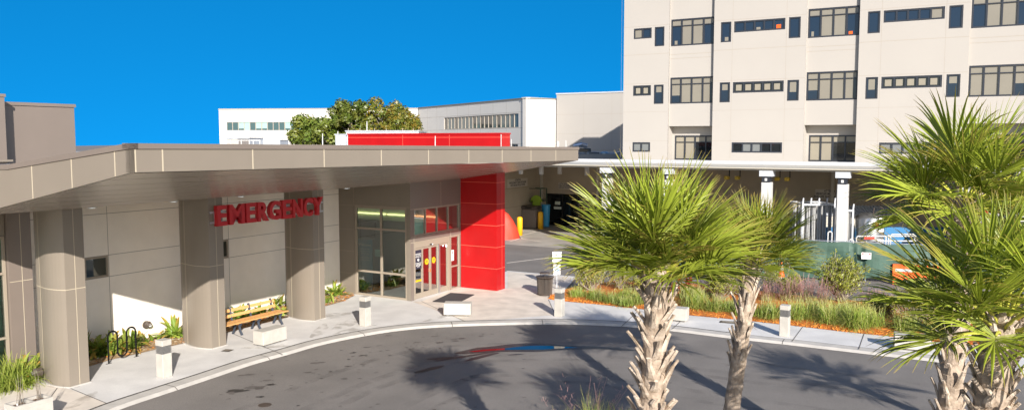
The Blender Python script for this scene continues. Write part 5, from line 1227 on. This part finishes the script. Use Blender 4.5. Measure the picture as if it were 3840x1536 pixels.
def palm(name,base,bud,seed,label,nf=30,blade=.95,pet=.75,tr=.17,boots_from=-1,boot_l=.40,boot_n=26,low=-.38,bias=None,r_boot=1.):
    r=random.Random(seed); base=Vector(base); bud=Vector(bud); H_=bud.z-base.z
    o=root(name,base,label,'palm tree','cabbage palms round the turning circle')
    ax=(bud-base).normalized()
    def at(z): return base.lerp(bud,(z-base.z)/H_)
    m=MB(); n=18; K=int(H_/.07); vs=[]
    for i in range(K+1):
        c=base.lerp(bud,i/K); rad=tr*(1.18-.22*min(1,i/K*1.5)+.03*math.sin(i*1.9)+r.uniform(-.02,.02))
        if i>K-3: rad*=.8
        for k in range(n): a=2*math.pi*k/n; q=rad*(1+.03*math.sin(3*a+i)+r.uniform(-.02,.02)); vs.append(c+Vector((q*math.cos(a),q*math.sin(a),0)))
    m.add(vs,[(i*n+k,i*n+(k+1)%n,(i+1)*n+(k+1)%n,(i+1)*n+k) for i in range(K) for k in range(n)]); m.build('trunk','trunk' if boots_from<-.5 else 'bark' if 0 else 'trunk',o)
    # old leaf bases: split, forked boots in spirals
    m=MB(); z=max(base.z+.2,boots_from,.9); k=0
    while z<bud.z-.02:
        z+=1/boot_n*r.uniform(.8,1.2); k+=1; a=k*2.399+r.uniform(-.2,.2); c=at(z); fr=(bud.z-z)
        out=Vector((math.cos(a),math.sin(a),0)); tn=Vector((-math.sin(a),math.cos(a),0)); l=boot_l*r.uniform(.65,1.15)*(.75 if fr<.25 else 1)
        lean=r.uniform(.35,.72)*r_boot; d=(out*lean+Vector((0,0,1))).normalized(); p0=c+out*tr*.80; wb=r.uniform(.06,.09); th=.022
        mid=p0+d*l*.55+tn*r.uniform(-.02,.02); top=p0+d*l+out*l*.06; u=d.cross(tn).normalized()*(-1 if d.cross(tn).dot(out)<0 else 1)
        # broad base narrowing into a blunt stub
        secs=[(p0-d*.10,wb*1.05,.012),(p0+d*l*.12,wb*.95,th*.9),(p0+d*l*.4,wb*.66,th),(mid+d*l*.12,wb*.47,th),(top,wb*.42*r.uniform(.8,1.1),th*.8)]
        vs=[]
        for i,(q,w_,t_) in enumerate(secs):
            sk=tn*(r.uniform(-.015,.015) if i>2 else 0); vs+=[q-tn*w_+sk,q-tn*w_*.45+u*t_*1.25+sk,q+tn*w_*.45+u*t_*1.25+sk,q+tn*w_+sk,q+tn*w_*.4-u*t_*.8+sk,q-tn*w_*.4-u*t_*.8+sk]
        m.add(vs,[(i*6+j,i*6+(j+1)%6,(i+1)*6+(j+1)%6,(i+1)*6+j) for i in range(len(secs)-1) for j in range(6)]+[tuple(range(24,30))],mi=0)
        # fibre behind
        if r.random()<.35:
            for _ in range(3): ribbon(m,p0,(out+Vector((r.gauss(0,.5),r.gauss(0,.5),r.uniform(.2,1)))),r.uniform(.1,.28),.006,.8,3,fold=0,mi=1)
    m.build('leaf_bases',['boot','boot_fibre'],o)
    for k in range(nf):
        t=(k+.5)/nf; a=k*2.399+r.uniform(-.25,.25); el=math.asin(max(-1,min(1,low+(1.0-low)*t**.8)))+r.uniform(-.1,.1)
        el=min(el,1.42)
        d=Vector((math.cos(a)*math.cos(el),math.sin(a)*math.cos(el),math.sin(el))); pl_=pet*r.uniform(.8,1.12)*(1 if el>0 else .8)
        p=bud-ax*(.28*(1-t))+Vector((d.x,d.y,0))*tr*.6; pts=[p.copy()]; dd=(d+Vector((0,0,.45*(1-abs(el)/1.5)))).normalized()
        for i in range(6): p=p+dd*pl_/6; dd=(dd+Vector((0,0,-1))*.085*math.cos(el)).normalized(); pts.append(p.copy())
        side=dd.cross(Vector((0,0,1))); side=side.normalized() if side.length>.05 else Vector((math.sin(a),-math.cos(a),0)); tw=r.uniform(-.45,.45)
        nr=side.cross(dd).normalized(); side=(side*math.cos(tw)+nr*math.sin(tw)).normalized()
        m=MB(); m.tube(pts,[.022]*3+[.016]*3+[.013],5,cap=False,mi=0)
        frond(m,p,dd,side,blade*r.uniform(.85,1.1)*(.75 if t>.93 else 1),r,droop=r.uniform(.9,1.7)*(1.9 if el<.25 else .8),spread=r.uniform(98,128)*(1 if t<.9 else .6))
        f_=m.build('frond',['petiole','frond','dead_leaf'],o)
    for k in range(4):
        a=r.random()*6.28; d=Vector((math.cos(a),math.sin(a),1.2)).normalized(); pts=[bud-ax*.2]; 
        m=MB()
        for i in range(7): pts.append(pts[-1]+d*.14); d=(d+Vector((0,0,-.28))).normalized()
        m.tube(pts,[.01]*4+[.006]*4,4,cap=False)
        for p in pts[3:]:
            for _ in range(7): ribbon(m,p,(r.gauss(0,1),r.gauss(0,1),-.6),r.uniform(.15,.35),.003,1.,3,fold=0,wprof=lambda t:1)
        m.build('flower_stalk','boot',o)
    return o
palm('palm_tree',(1.83,10.8,.05),(1.97,10.8,4.93),101,'palm with the thickest booted trunk and widest crown, left of the slimmer one',46,.90,.53,.165,boots_from=2.4,boot_l=.36,boot_n=30,low=-.06)
palm('palm_tree',(4.42,16.3,.05),(4.91,16.3,4.22),102,'slimmer palm whose trunk is smooth below and booted above',38,.92,.52,.15,boots_from=1.85,boot_l=.44,boot_n=20,r_boot=.5,low=-.1)
palm('palm_tree',(5.30,9.2,.05),(5.70,9.25,4.55),103,'nearest palm on the right, low crown over a ragged booted trunk',38,.98,.66,.20,boots_from=2.2,boot_l=.30,boot_n=34)
palm('palm_tree',(7.72,14.,.05),(7.85,14.,5.55),104,'tallest palm on the right, grey trunk in the shade of its neighbours',38,1.15,.72,.19,boots_from=1.5,boot_l=.42,boot_n=22,r_boot=.7)
palm('palm_tree',(12.6,10.9,.05),(12.6,10.9,4.8),105,'palm outside the right edge, seen by the shadow it throws on the asphalt',26,1.0,.72,.17,boots_from=3.,boot_n=12)
